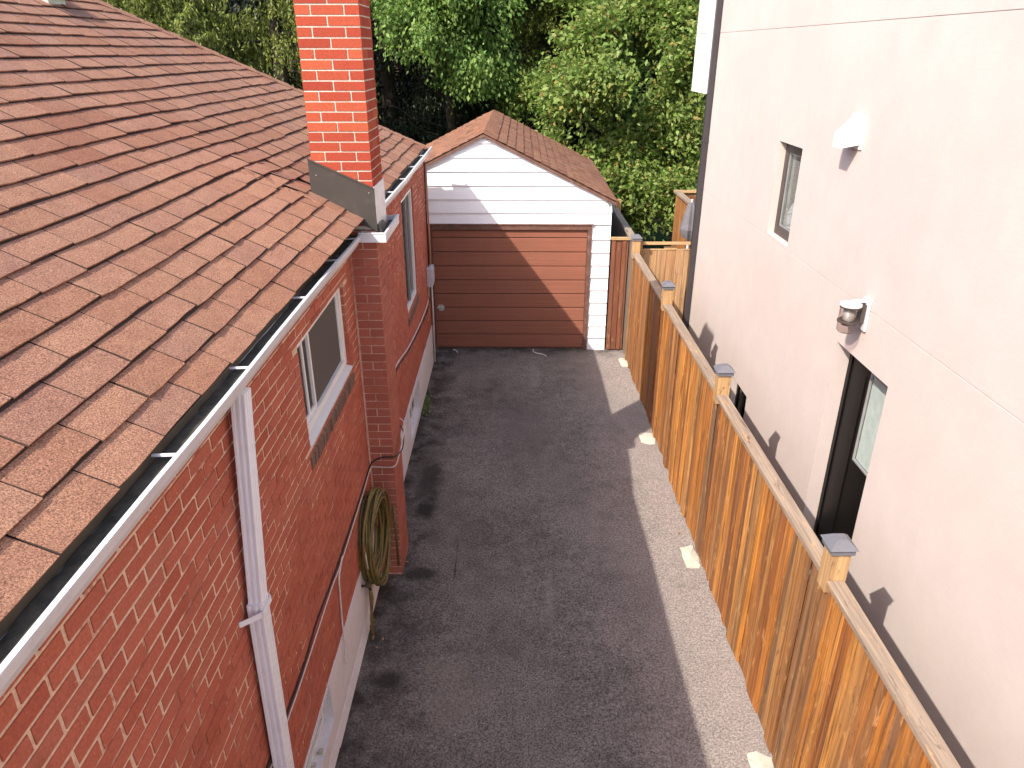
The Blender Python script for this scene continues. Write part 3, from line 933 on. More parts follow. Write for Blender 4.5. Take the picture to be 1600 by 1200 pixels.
# ---------------------------------------------------------------- gutter
GX, GZ = -1.148, 3.302
def gutter_profile(xb, xf, zt):
    zb = zt - .105; t = .004
    out = [(xb, zt - .035), (xb, zb), (xf - .045, zb), (xf - .030, zb + .045), (xf - .004, zb + .062), (xf - .002, zt - .016), (xf + .004, zt - .012), (xf + .004, zt), (xf - .014, zt), (xf - .014, zt - .006)]
    inn = [(xf - .002 - t, zt - .008), (xf - .004 - t, zb + .062 + t), (xf - .030 - t, zb + .045 + t), (xf - .045 - t, zb + t), (xb + t, zb + t), (xb + t, zt - .035)]
    return out + inn
def gutter_run(name, y0, y1, parent, wob):
    m_ = MB(); n = max(2, int((y1 - y0) / .45)); rings = []
    for i in range(n + 1):
        y = y0 + (y1 - y0) * i / n
        dz = wob * math.sin(y * 1.9 + 1) + wob * .5 * math.sin(y * 4.3)
        dx = wob * .8 * math.sin(y * 2.6)
        rings.append([(p[0] + (dx if p[0] > -1.22 else 0), y, p[1] + dz) for p in gutter_profile(EAVE_X + .008, GX, GZ)])
    k = len(rings[0])
    for i in range(n + 1): m_.v += rings[i]
    for i in range(n):
        m_.f += [(i * k + q, i * k + (q + 1) % k, (i + 1) * k + (q + 1) % k, (i + 1) * k + q) for q in range(k)]
    m_.f += [tuple(range(k))[::-1], tuple(range(n * k, (n + 1) * k))]
    o = m_.build(name, M['white_metal'], parent)
    d = MB(); nd = int((y1 - y0) / .06)                       # leaf dirt lying in the trough
    for i in range(nd + 1):
        y = y0 + .01 + (y1 - y0 - .02) * i / nd
        for x in (EAVE_X + .013, (EAVE_X + GX) / 2, GX - .012):
            d.v.append((x, y, GZ - .034 + rs.uniform(0, .006)))
    for i in range(nd):
        for q in range(2): d.f.append((i * 3 + q, i * 3 + q + 1, i * 3 + q + 4, i * 3 + q + 3))
    d.build('debris', M['gutter_in'], o)
    return o
gut = gutter_run('gutter', yf, 5.585, house, .004)
gutter_run('gutter', 6.19, yr + .08, house, .006)
# the jog round the chimney breast
jb = MB(); JX = -.955
jb.box(-1.165, JX, 5.488, 5.494, 3.235, 3.30); jb.box(-1.165, JX + .002, 5.484, 5.500, 3.300, 3.309)
jb.box(JX - .006, JX, 5.494, 6.185, 3.235, 3.30); jb.box(JX - .014, JX + .003, 5.500, 6.19, 3.3005, 3.3085)
jb.box(-1.165, JX - .006, 6.180, 6.187, 3.235, 3.30)
jb.box(-1.044, JX - .006, 5.494, 6.18, 3.233, 3.238)
jb.box(-1.148, -1.044, 5.494, 5.58, 3.233, 3.238)
jb.build('gutter_jog', M['white_metal'], house)
MB().box(-1.043, JX - .008, 5.496, 6.178, 3.240, 3.262).build('debris', M['gutter_in'], gut)
for (px, y) in ((0, -1.0), (0, .3), (0, 1.21), (0, 2.19), (0, 2.95), (0, 3.95), (0, 4.75), (0, 5.35), (0, 6.5), (0, 7.3), (0, 8.1), (0, 9.0), (0, 10.0)):
    MB().hexa([(EAVE_X + .008, y - .006, 3.290), (GX - .008, y - .006, 3.294), (EAVE_X + .008, y + .006, 3.290), (GX - .008, y + .006, 3.294),
               (EAVE_X + .008, y - .005, 3.298), (GX - .008, y - .005, 3.301), (EAVE_X + .008, y + .005, 3.298), (GX - .008, y + .005, 3.301)]).build('gutter_spike', M['white_metal'], gut)

# downpipe
def pipe_rings(m_, pts, w, d, ribs):
    """rectangular pipe of width w (along Y) and depth d (along X) with ribs on its outer face"""
    prof = [(-d / 2, -w / 2)]
    for i in range(2):
        q = -d / 2 + d * (i + .75) / 2.5
        prof += [(q - .009, -w / 2), (q - .004, -w / 2 + .009), (q + .004, -w / 2 + .009), (q + .009, -w / 2)]
    prof += [(d / 2 - .004, -w / 2), (d / 2, -w / 2 + .004)]
    for i in range(ribs):
        y = -w / 2 + w * (i + .7) / (ribs + .4)
        prof += [(d / 2, y - .008), (d / 2 - .009, y - .003), (d / 2 - .009, y + .003), (d / 2, y + .008)]
    prof += [(d / 2, w / 2 - .004), (d / 2 - .004, w / 2), (-d / 2, w / 2)]
    k = len(prof); o = len(m_.v)
    for p in pts:
        m_.v += [(p[0] + a, p[1] + b, p[2]) for a, b in prof]
    for i in range(len(pts) - 1):
        m_.f += [(o + i * k + q, o + i * k + (q + 1) % k, o + (i + 1) * k + (q + 1) % k, o + (i + 1) * k + q) for q in range(k)]
    m_.f += [tuple(o + q for q in range(k))[::-1], tuple(o + (len(pts) - 1) * k + q for q in range(k))]
dp = MB()
pipe_rings(dp, [(-1.196, 2.91, 3.20), (-1.200, 2.885, 3.05), (-1.206, 2.72, 2.17)], .082, .066, 3)
dpo = dp.build('downpipe', M['white_pipe'], house)
dp = MB(); pipe_rings(dp, [(-1.206, 2.715, 2.20), (-1.206, 2.665, 1.1), (-1.206, 2.64, .14)], .090, .074, 3)
dp.build('lower_downpipe', M['white_pipe'], dpo)
st = MB()
st.hexa([(-1.262, 2.60, 2.135), (-1.162, 2.662, 2.145), (-1.255, 2.60, 2.135), (-1.162, 2.668, 2.145), (-1.262, 2.60, 2.165), (-1.162, 2.662, 2.175), (-1.255, 2.60, 2.165), (-1.162, 2.668, 2.175)])
st.box(-1.168, -1.163, 2.655, 2.775, 2.145, 2.175)
st.hexa([(-1.168, 2.77, 2.145), (-1.163, 2.775, 2.145), (-1.262, 2.85, 2.165), (-1.255, 2.85, 2.165), (-1.168, 2.77, 2.175), (-1.163, 2.775, 2.175), (-1.262, 2.85, 2.195), (-1.255, 2.85, 2.195)])
st.build('pipe_strap', M['white_pipe'], dpo)

# ---------------------------------------------------------------- house windows
def slider_window(hole, x, mull, sillh):
    a, b, c, d = hole
    c2 = c + sillh
    f = MB(); w = .055
    f.box(x, x + .055, a, a + w, c2, d); f.box(x, x + .055, b - w - .005, b - .005, c2, d)
    f.box(x, x + .055, a + w, b - w, d - w, d); f.box(x, x + .055, a + w, b - w, c2, c2 + .05)
    o = f.build('window', M['vinyl'], house, bevel=.004)
    m_ = a + (b - a) * mull
    t = .028
    for bx_ in ((.012, .040, m_ - .016, m_ + .016, c2 + .05, d - w), (.014, .034, a + w, m_ - .016, c2 + .05, c2 + .05 + t), (.014, .034, a + w, m_ - .016, d - w - t, d - w),
                (.014, .034, a + w, a + w + t, c2 + .05 + t, d - w - t), (.016, .032, a + (m_ - a) * .62, a + (m_ - a) * .62 + .03, c2 + .05 + t, d - w - t), (.020, .038, b - w - .03, b - w, c2 + .05, d - w)):
        MB().box(x + bx_[0], x + bx_[1], *bx_[2:]).build('sash_bar', M['vinyl'], o)
    MB().box(x + .018, x + .022, a + w + t, m_ - .016, c2 + .05 + t, d - w - t).build('pane', M['dark_glass'], o)
    MB().box(x + .024, x + .028, m_ + .016, b - w - .03, c2 + .05, d - w).build('insect_screen', M['screen'], o)
    MB().box(x - .02, x - .012, a, b, c, d).build('backing', M['room'], o)
    sl = MB()
    sl.hexa([(x, a, c + .010), (WX - .004, a, c + .0), (x, b, c + .010), (WX - .004, b, c + .0), (x, a, c2), (WX + .012, a, c2 - .03), (x, b, c2), (WX + .012, b, c2 - .03)])
    sl.build('sill', M['vinyl'], o)
    # rowlock brick sill under the frame
    y = a - .03; q = 0
    while y < b + .02:
        m2 = MB(); e = rs.uniform(-.004, .004)
        m2.hexa([(WX - .02, y, c - .105), (WX + .010 + e, y, c - .118), (WX - .02, y + .064, c - .105), (WX + .010 + e, y + .064, c - .118),
                 (WX - .02, y, c - .002), (WX + .014 + e, y, c - .030), (WX - .02, y + .064, c - .002), (WX + .014 + e, y + .064, c - .030)])
        m2.build('sill_brick', M['sill_brick'], o); y += .0745
slider_window(win1, WX - .085, .30, .07)
a, b, c, d = win2; x = WX - .07
f = MB()
f.box(x, x + .05, a, a + .05, c, d); f.box(x, x + .05, b - .05, b, c, d); f.box(x, x + .05, a + .05, b - .05, c, c + .06); f.box(x, x + .05, a + .05, b - .05, d - .05, d)
o = f.build('window', M['vinyl'], house, bevel=.004)
MB().box(x + .015, x + .02, a + .05, b - .05, c + .06, d - .05).build('pane', M['dark_glass'], o)
MB().box(x + .010, x + .045, (a + b) / 2 - .02, (a + b) / 2 + .02, c + .06, d - .05).build('mullion', M['grey_trim'], o)
MB().box(x - .03, x - .02, a, b, c, d).build('backing', M['room'], o)
y = a - .02
while y < b:
    m2 = MB(); m2.hexa([(WX - .02, y, c - .10), (WX + .010, y, c - .112), (WX - .02, y + .064, c - .10), (WX + .010, y + .064, c - .112), (WX - .02, y, c - .002), (WX + .014, y, c - .028), (WX - .02, y + .064, c - .002), (WX + .014, y + .064, c - .028)])
    m2.build('sill_brick', M['sill_brick'], o); y += .0745

# ---------------------------------------------------------------- tap, hose, cables, utility box
tp = MB(); tp.tube([(fx - .01, 4.83, .50), (fx + .05, 4.83, .50), (fx + .075, 4.83, .46)], .012); tp.tube([(fx + .045, 4.80, .54), (fx + .045, 4.86, .54)], .007); tp.tube([(fx + .045, 4.83, .50), (fx + .045, 4.83, .545)], .006)
tp.build('tap', M['brass'], house, smooth=True)
hs = thing('garden_hose', 'coiled olive green garden hose hanging beside the brick chimney breast', 'hose', (-1.17, 5.2, .0))
rh = random.Random(4)
def coil(cx, cy, cz, r, rz, x, n=40, k=0):
    return [(x + .012 * math.sin(a * 2 + k) + .02 * math.cos(a), cy + r * math.cos(a), cz + rz * math.sin(a)) for a in [2 * math.pi * i / n for i in range(n)]]
for k in range(13):
    x = -1.240 + .0095 * k + rh.uniform(-.004, .004)
    m_ = MB(); m_.tube(coil(0, 5.20 + rh.uniform(-.03, .03), .735 + rh.uniform(-.05, .015), .33 + rh.uniform(-.03, .02), .40 + rh.uniform(-.04, .045), x, k=k), .0115, 8, True)
    m_.build('hose_loop', M['hose'], hs, smooth=True)
m_ = MB(); m_.tube([(-1.215, 4.98, .55), (-1.215, 4.93, .30), (-1.20, 4.84, .09), (-1.185, 4.78, .03), (-1.18, 4.72, .02)], .0115)
m_.tube([(fx + .075, 4.83, .46), (fx + .085, 4.82, .38), (-1.19, 4.78, .2), (-1.18, 4.74, .05)], .0115)
m_.build('hose_tail', M['hose'], hs, smooth=True)
m_ = MB(); m_.tube([(-1.075, 5.56, .80), (-1.072, 5.572, .5), (-1.075, 5.574, .12)], .010); m_.build('hose_end', M['hose'], hs, smooth=True)
m_ = MB(); m_.tube([(-1.262, 5.25, 1.10), (-1.16, 5.25, 1.10), (-1.09, 5.25, 1.13)], .009); m_.build('hose_hook', M['brass'], hs, smooth=True)

def wire(name, pts, r, m, label, cat='cable'):
    # smooth the corners of a run of cable
    P = [Vector(p) for p in pts]; out = []
    for i in range(len(P) - 1):
        p0 = P[max(i - 1, 0)]; p1 = P[i]; p2 = P[i + 1]; p3 = P[min(i + 2, len(P) - 1)]
        for s in range(6):
            t = s / 6
            out.append(.5 * ((2 * p1) + (p2 - p0) * t + (2 * p0 - 5 * p1 + 4 * p2 - p3) * t * t + (3 * p1 - p0 - 3 * p2 + p3) * t ** 3))
    out.append(P[-1])
    m_ = MB(); m_.tube(out, r, 6)
    return tag(m_.build(name, m, smooth=True), label, cat)
wx = WX + .010
wire('cable', [(wx, .8, 1.26), (wx, 2.3, 1.24), (wx, 3.2, 1.20), (wx, 3.64, 1.23), (wx, 4.26, 1.20), (wx, 5.1, 1.21), (wx, 5.54, 1.23), (-1.21, 5.575, 1.27), (-1.13, 5.58, 1.30), (-1.06, 5.578, 1.30), (-1.02, 5.66, 1.28), (-1.0, 5.85, 1.26), (-1.035, 6.05, 1.35), (-1.20, 6.12, 1.40), (wx, 6.3, 1.40)], .006, M['cable_black'], 'black cable running along the brick wall and round the chimney breast')
wire('cable', [(wx, .8, 1.21), (wx, 2.3, 1.19), (wx, 3.2, 1.16), (wx, 4.0, 1.17), (wx, 4.30, 1.15), (wx, 5.2, 1.18), (wx, 5.55, 1.20), (-1.20, 5.58, 1.20), (-1.06, 5.58, 1.20), (-1.025, 5.68, 1.22), (-1.0, 5.95, 1.36), (-1.035, 6.06, 1.43), (-1.2, 6.10, 1.44), (wx, 6.3, 1.43)], .005, M['cable_white'], 'thin white cable clipped round the chimney breast above the hose')
wire('cable', [(wx, 4.36, 1.17), (wx, 4.22, 1.10), (wx + .002, 4.18, .95), (wx + .002, 4.15, .72), (wx + .012, 4.12, .60), (wx + .014, 4.08, .40)], .007, M['cable_white'], 'white cable dropping from the brick wall to the pale foundation')
wire('cable', [(wx, 6.15, 1.50), (wx, 7.2, 1.47), (wx, 8.2, 1.30), (wx, 9.3, 1.18), (wx, 10.2, 1.14), (wx, 10.5, 1.18), (wx + .01, 10.55, 1.36)], .008, M['cable_white'], 'white cable rising along the far wall to the grey utility box')
wire('cable', [(wx, 6.15, 1.44), (wx, 7.2, 1.41), (wx, 8.2, 1.25), (wx, 9.3, 1.12), (wx, 10.3, 1.05), (wx, 10.62, 1.12), (wx + .01, 10.66, 1.36)], .007, M['cable_black'], 'black cable below the far window leading to the grey utility box')
wire('cable', [(wx + .004, 9.9, 1.10), (wx + .004, 10.2, .92), (wx + .004, 10.42, .92), (wx + .006, 10.45, 1.20), (wx + .01, 10.47, 1.36)], .006, M['cable_orange'], 'tan cable looping down under the grey utility box')
ub = thing('utility_box', 'small grey utility box on the far end of the brick wall by the garage door', 'utility box', (-1.2, 10.6, 1.35))
MB().box(WX + .003, WX + .085, 10.44, 10.70, 1.36, 1.64).build('case', M['box_grey'], ub, bevel=.006)
MB().box(WX + .086, WX + .094, 10.455, 10.685, 1.38, 1.625).build('cover', M['box_grey'], ub, bevel=.003)
cd = MB(); cd.tube([(WX + .045, 10.66, 1.645), (WX + .045, 10.66, 2.4), (WX + .04, 10.67, 3.1)], .013); cd.build('conduit', M['cable_orange'], ub, smooth=True)
cd = MB(); cd.tube([(WX + .03, 10.55, 1.645), (WX + .03, 10.56, 2.4), (WX + .03, 10.58, 3.15)], .010); cd.build('conduit', M['cable_black'], ub, smooth=True)
cd = MB(); cd.tube([(WX + .045, 10.68, 1.355), (WX + .045, 10.70, .8), (WX + .04, 10.70, .05)], .012); cd.build('conduit', M['cable_white'], ub, smooth=True)

# ================================================================ THE GARAGE
GY = 11.385
GXL, GXR = -2.40, 1.545
gapex = (GXL + GXR) / 2
GEZ, GAZ = 2.43, 3.40
GLEN = 4.55
gar = thing('garage', 'white sided single garage with brown sectional door and shingle gable roof', 'garage', (gapex, GY, 0))
gslope = (GAZ - GEZ) / (gapex - GXL)
body = MB()
y1 = GY + GLEN
DX0, DX1, DZ = -1.262, 1.180, 2.0
body.add([(GXL, GY + .06, -.05), (GXR - .02, GY + .06, -.05), (GXR - .02, y1, -.05), (GXL, y1, -.05), (GXL, GY + .06, GEZ), (GXR - .02, GY + .06, GEZ), (GXR - .02, y1, GEZ), (GXL, y1, GEZ), (gapex, GY + .06, GAZ - .02), (gapex, y1, GAZ - .02)],
         [(0, 3, 7, 4), (1, 5, 6, 2), (2, 6, 9, 7, 3), (0, 4, 8, 5, 1), (4, 7, 9, 8), (5, 8, 9, 6)])
bo = body.build('wall', M['siding'], gar)
SC_ = .2065
zs = [-.008 + SC_ * i for i in range(18)]
for i, z in enumerate(zs):
    z1 = z + SC_ + .012
    def board(x0a, x1a, x0b, x1b, zb, zt):
        m_ = MB(); yb = GY - .004; yt = GY + .018
        m_.hexa([(x0a, yb, zb), (x1a, yb, zb), (x0a, GY + .028, zb), (x1a, GY + .028, zb), (x0b, yt, zt), (x1b, yt, zt), (x0b, GY + .028, zt), (x1b, GY + .028, zt)])
        m_.build('siding_board', M['siding'], bo)
    def lim(zz): return (gapex - (GAZ - zz) / gslope, gapex + (GAZ - zz) / gslope)
    if z1 < DZ + .10:
        board(GXL, DX0 - .08, GXL, DX0 - .08, z, z1); board(DX1 + .07, GXR, DX1 + .07, GXR, z, z1)
    elif z < DZ + .08:
        board(GXL, GXR, GXL, GXR, DZ + .085, z1)
    else:
        if z > GAZ - .03: break
        a0, a1 = lim(z); b0, b1 = lim(min(z1, GAZ))
        board(max(a0, GXL), min(a1, GXR), max(b0, GXL), min(b1, GXR), z, min(z1, GAZ))
for i, z in enumerate(zs[:12]):                       # boards on the long right side
    m_ = MB(); z1 = min(z + SC_ + .012, GEZ)
    m_.hexa([(GXR - .02, GY + .03, z), (GXR + .010, GY + .03, z), (GXR - .02, y1, z), (GXR + .010, y1, z), (GXR - .02, GY + .03, z1), (GXR - .008, GY + .03, z1), (GXR - .02, y1, z1), (GXR - .008, y1, z1)])
    m_.build('siding_board', M['siding'], bo)
# the door: frame, eight and a half boards, handle
fr = MB()
fr.box(DX0 - .078, DX0 - .004, GY - .020, GY + .05, 0, DZ + .08); fr.box(DX1 + .004, DX1 + .066, GY - .020, GY + .05, 0, DZ + .08)
fr.box(DX0 - .004, DX1 + .004, GY - .020, GY + .05, DZ + .002, DZ + .08)
dfo = fr.build('door_frame', M['door_frame'], gar, bevel=.004)
MB().box(DX0 - .10, DX1 + .09, GY - .035, GY - .004, DZ + .081, DZ + .098).build('drip_cap', M['door_frame'], dfo)
dz = [0.02, .255, .49, .722, .955, 1.185, 1.415, 1.645, 1.873, DZ - .003]
MB().box(DX0, DX1, GY + .040, GY + .048, 0, DZ).build('door', M['door_frame'], gar)
door = gar.children[-1] if gar.children[-1].name.startswith('door') else None
door = [o for o in gar.children if o.name == 'door'][0]
for a, b in zip(dz, dz[1:]):
    m_ = MB(); n = 10
    prof = [(GY + .039, a + .006), (GY + .026, a + .007)]
    hh = b - a - .012
    if b - a > .15:
        prof += [(GY + .018, a + .012), (GY + .018, a + .006 + hh * .30), (GY + .0215, a + .006 + hh * .315), (GY + .018, a + .006 + hh * .33),
                 (GY + .018, a + .006 + hh * .63), (GY + .0215, a + .006 + hh * .645), (GY + .018, a + .006 + hh * .66)]
    else: prof += [(GY + .018, a + .012)]
    prof += [(GY + .018, b - .012), (GY + .026, b - .007), (GY + .039, b - .006)]
    m_.extrude(prof, DX0 + .002, DX1 - .002, 0)
    m_.build('door_panel', M['door'], door)
hd = MB(); cx, cz = -1.165, .715
pts = [(cx - .066, cz), (cx - .034, cz + .05), (cx + .034, cz + .05), (cx + .066, cz), (cx + .034, cz - .05), (cx - .034, cz - .05)]
hd.extrude(pts, 0, 1, 2); hd.v = [(v[0], GY + .010 if v[2] < .5 else GY + .0165, v[1]) for v in hd.v]
ho = hd.build('handle', M['silver'], door)
hd = MB(); hd.tube([(cx - .035, GY - .006, cz - .012), (cx, GY - .012, cz), (cx + .04, GY - .006, cz + .010)], .008); hd.tube([(cx, GY + .012, cz), (cx, GY - .012, cz)], .011)
hd.build('grip', M['silver'], ho, smooth=True)
# garage roof
ov = .045
gro = MB()
gx0, gx1 = GXL - .08, GXR + .06
gz0, gz1 = GAZ - (gapex - gx0) * gslope, GAZ - (gx1 - gapex) * gslope
for (xa, za) in ((gx0, gz0), (gx1, gz1)):
    t = .028
    gro.hexa([(gapex, GY - ov, GAZ + .005), (xa, GY - ov, za + .005), (gapex, y1 + ov, GAZ + .005), (xa, y1 + ov, za + .005), (gapex, GY - ov, GAZ + .005 + t), (xa, GY - ov, za + .005 + t), (gapex, y1 + ov, GAZ + .005 + t), (xa, y1 + ov, za + .005 + t)])
gr_o = gro.build('roof', M['door_frame'], gar)
ry = GLEN + 2 * ov
def gclip(c):
    lo, hi = GY - ov - .012, y1 + ov + .01
    if c.y + TW / 2 < lo or c.y - TW / 2 > hi: return 0
    if c.y - TW / 2 < lo or c.y + TW / 2 > hi: return [((0, lo, 0), (0, -1, 0)), ((0, hi, 0), (0, 1, 0))]
    return 1
gs = math.hypot(1, gslope)
EX_SAVE = EXPO
nc = int((gapex - gx0) * gs / EXPO)
shingle_plane(gr_o, (gx1 + .012, GY - ov, gz1 + .034), (0, 1, 0), (-1, 0, gslope), nc, ry, gclip, 200, garage=True)
shingle_plane(gr_o, (gx0 - .012, GY - ov, gz0 + .034), (0, 1, 0), (1, 0, gslope), nc, ry, gclip, 100, stuffname='left_shingle_field', garage=True)
cap_run(gr_o, (gapex, GY - ov - .012, GAZ + .044), (gapex, y1 + ov, GAZ + .046), .20, .30, .0, .096, mat='garage_shingle', name='ridge_cap')
rk = MB()
for s in (-1, 1):
    xe, ze = (gx0, gz0) if s < 0 else (gx1, gz1)
    rk = MB(); rk.hexa([(gapex, GY - ov - .004, GAZ - .010), (xe, GY - ov - .004, ze - .010), (gapex, GY - ov + .02, GAZ - .010), (xe, GY - ov + .02, ze - .010), (gapex, GY - ov - .004, GAZ + .03), (xe, GY - ov - .004, ze + .03), (gapex, GY - ov + .02, GAZ + .03), (xe, GY - ov + .02, ze + .03)])
    rk.v = [(v[0], v[1], v[2] + .03 if v[2] < GAZ and False else v[2]) for v in rk.v]
    rk.build('rake_board', M['door_frame'], gr_o)
gar.rotation_euler = (0, 0, R(-.7))

# ================================================================ THE STUCCO HOUSE
BX = 2.80
BY1 = 10.93
stu = thing('stucco_house', 'tall pale pink stucco house with black side door and small dark window', 'house', (6, 4, 0))
wU = (7.33, 7.985, 2.74, 3.70)
dH = (4.93, 5.86, .12, 2.285)
wB = (7.85, 8.42, .30, .80)
mb = MB()
wall_sheet(mb, BX, -8, BY1, -.06, 7.4, [wU, dH, wB], .15, -1, (2.708, 4.768))
mb.quad((BX, BY1, -.06), (11, BY1, -.06), (11, BY1, 7.4), (BX, BY1, 7.4))
mb.quad((11, BY1, -.06), (11, -8, -.06), (11, -8, 7.4), (11, BY1, 7.4))
mb.quad((BX, -8, -.06), (11, -8, -.06), (11, -8, 7.4), (BX, -8, 7.4))
swall = mb.build('wall', M['stucco'], stu)
MB().box(BX - .15, 11.2, -8.2, BY1 + .2, 7.401, 7.6).build('roof', M['dark_frame'], stu)
ub_ = MB(); ub_.box(2.685, 5.2, BY1 + .005, 11.76, 4.005, 7.38); ub_.build('upper_bay', M['stucco_white'], stu)
MB().box(2.683, 5.2, BY1 + .2, 11.762, 4.768, 4.776).build('joint', M['grey_trim'], stu)
# corner downpipe
pc = MB(); pc.box(BX - .085, BX - .006, BY1 - .06, BY1 + .03, .05, 7.39)
pco = pc.build('downpipe', M['pipe_dark'], stu, bevel=.008)
MB().box(BX - .089, BX - .003, BY1 - .064, BY1 + .034, 3.36, 3.40).build('pipe_joint', M['pipe_dark'], pco)
# upper window
def frame_boxes(f, x, a, b, c, d, w, t):
    f.box(x, x + t, a, a + w, c, d); f.box(x, x + t, b - w, b, c, d); f.box(x, x + t, a + w, b - w, c, c + w); f.box(x, x + t, a + w, b - w, d - w, d)
a, b, c, d = wU; x = BX + .075
f = MB(); frame_boxes(f, x, a + .003, b - .003, c + .003, d - .003, .095, .05)
wo_ = f.build('window', M['dark_frame'], stu, bevel=.004)
f = MB(); frame_boxes(f, x + .012, a + .10, b - .10, c + .10, d - .10, .014, .03); f.build('sash', M['grey_trim'], wo_)
MB().box(x + .022, x + .026, a + .115, b - .115, c + .115, d - .115).build('pane', M['glass'], wo_)
z = c + .10
while z < d - .09:
    m_ = MB(); m_.hexa([(x + .050, a + .09, z), (x + .0515, a + .09, z), (x + .050, b - .09, z), (x + .0515, b - .09, z), (x + .058, a + .09, z + .027), (x + .0595, a + .09, z + .027), (x + .058, b - .09, z + .027), (x + .0595, b - .09, z + .027)])
    m_.build('slat', M['sheer'], wo_); z += .025
MB().box(x + .20, x + .21, a - .3, b + .3, c - .2, d + .2).build('backing', M['room'], wo_)
# side door
a, b, c, d = dH; x = BX + .13
f = MB(); f.box(x, x + .06, a + .003, a + .06, c, d - .003); f.box(x, x + .06, b - .06, b - .003, c, d - .003); f.box(x, x + .06, a + .06, b - .06, d - .06, d - .003)
do = f.build('door', M['black'], stu, bevel=.004)
gy0, gy1, gz0_, gz1_ = a + .13, b - .40, 1.35, 2.17
l = MB(); lx = x + .012
l.box(lx, lx + .04, gy1, b - .062, c + .01, d - .062); l.box(lx, lx + .04, a + .062, gy0, c + .01, d - .062)
l.box(lx, lx + .04, gy0, gy1, c + .01, gz0_); l.box(lx, lx + .04, gy0, gy1, gz1_, d - .062)
l.build('leaf', M['black'], do)
g2 = MB(); frame_boxes(g2, lx - .004, gy0, gy1, gz0_, gz1_, .018, .016); g2.build('glazing_frame', M['grey_trim'], do)
MB().box(lx + .008, lx + .012, gy0 + .018, gy1 - .018, gz0_ + .018, gz1_ - .018).build('pane', M['glass'], do)
z = gz0_ + .02
while z < gz1_ - .035:
    m_ = MB(); m_.hexa([(lx + .016, gy0 + .018, z), (lx + .0172, gy0 + .018, z), (lx + .016, gy1 - .018, z), (lx + .0172, gy1 - .018, z), (lx + .022, gy0 + .018, z + .018), (lx + .0232, gy0 + .018, z + .018), (lx + .022, gy1 - .018, z + .018), (lx + .0232, gy1 - .018, z + .018)])
    m_.build('slat', M['blind'], do); z += .0165
p_ = MB(); p_.box(lx - .006, lx - .001, b - .34, b - .33, c + .2, 2.1); p_.build('bead', M['black'], do)
MB().box(x + .07, x + .08, a - .02, b + .02, c, d).build('backing', M['room'], do)
MB().box(BX - .02, BX + .18, a - .04, b + .04, c - .08, c - .001).build('threshold', M['concrete'], do)
# basement window
a, b, c, d = wB; x = BX + .06
f = MB(); frame_boxes(f, x, a + .003, b - .003, c + .003, d - .003, .05, .04); f.box(x, x + .038, (a + b) / 2 - .02, (a + b) / 2 + .02, c + .05, d - .05)
wo_ = f.build('window', M['black'], stu)
MB().box(x + .015, x + .02, a + .05, b - .05, c + .05, d - .05).build('pane', M['dark_glass'], wo_)
MB().box(x + .06, x + .07, a, b, c, d).build('backing', M['room'], wo_)
# exhaust hood
vh = MB(); cy, cz = 6.22, 3.965
vh.box(BX - .012, BX - .001, cy - .13, cy + .13, cz - .13, cz + .13)
vho = vh.build('exhaust_hood', M['white_flash'], stu, bevel=.002)
m_ = MB()
m_.hexa([(BX - .155, cy - .085, cz - .125), (BX - .013, cy - .105, cz - .095), (BX - .155, cy + .085, cz - .125), (BX - .013, cy + .105, cz - .095), (BX - .150, cy - .085, cz - .015), (BX - .013, cy - .105, cz + .115), (BX - .150, cy + .085, cz - .015), (BX - .013, cy + .105, cz + .115)])
m_.build('hood_cover', M['white_flash'], vho, bevel=.004)
# wall lantern
lm = thing('wall_lamp', 'cylindrical smoked glass lantern with white cap on the stucco wall above the black door', 'lamp', (BX, 5.47, 2.5))
MB().box(BX - .022, BX - .001, 5.41, 5.53, 2.535, 2.80).build('back_plate', M['white_metal'], lm, bevel=.008)
lc = (BX - .135, 5.47, 2.52)
MB().lathe([(.058, .0), (.072, .012), (.076, .03), (.076, .215)], lc, 24).build('glass_shade', M['clear_plastic'], lm, smooth=True)
MB().lathe([(.080, .216), (.084, .222), (.080, .236), (.03, .246)], lc, 24).build('cap', M['white_metal'], lm, smooth=False)
MB().lathe([(.046, .06), (.046, .205)], lc, 20).build('inner_tube', M['sheer'], lm, smooth=True)
MB().lathe([(.0775, .085), (.083, .087), (.083, .100), (.0775, .102)], lc, 24).build('band', M['dark_frame'], lm)
MB().lathe([(.0772, .203), (.080, .204), (.080, .213), (.0772, .214)], lc, 24).build('band', M['dark_frame'], lm)
MB().box(BX - .06, BX - .022, 5.44, 5.50, 2.60, 2.75).build('arm', M['dark_frame'], lm)
MB().box(BX - .13, BX - .022, 5.455, 5.485, 2.768, 2.785).build('arm', M['white_metal'], lm)

# ================================================================ THE DRIVEWAY FENCE
FXF = 1.842
posts = [-1.48, .95, 3.40, 5.88, 8.41, 10.83]
fen = thing('wooden_fence', 'tall orange cedar board fence with pale cap rail and grey post caps along the driveway', 'fence', (1.87, 4.7, 0))
rf = random.Random(8)
y = -2.0
while y < 10.86:
    w = rf.choice([.062, .075, .088, .092, .098, .135])
    pr_ = rf.choice([0, 0, .016])
    x0 = FXF - pr_ + rf.uniform(-.003, .003)
    zt = 1.752; zb = rf.uniform(.012, .05)
    m_ = MB(); lean = rf.uniform(-.004, .004); cup = rf.uniform(-.003, .003)
    y2 = y + w - rf.uniform(.001, .006)
    m_.hexa([(x0, 0, zb), (x0 + .016, 0, zb), (x0 + cup, y2 - y, zb), (x0 + .016, y2 - y, zb + rf.uniform(-.01, .01)), (x0 + lean, 0, zt), (x0 + .016 + lean, 0, zt), (x0 + cup + lean, y2 - y, zt), (x0 + .016 + lean, y2 - y, zt)])
    o = m_.build('board', M['cedar'], fen); o.location.y += y
    y += w
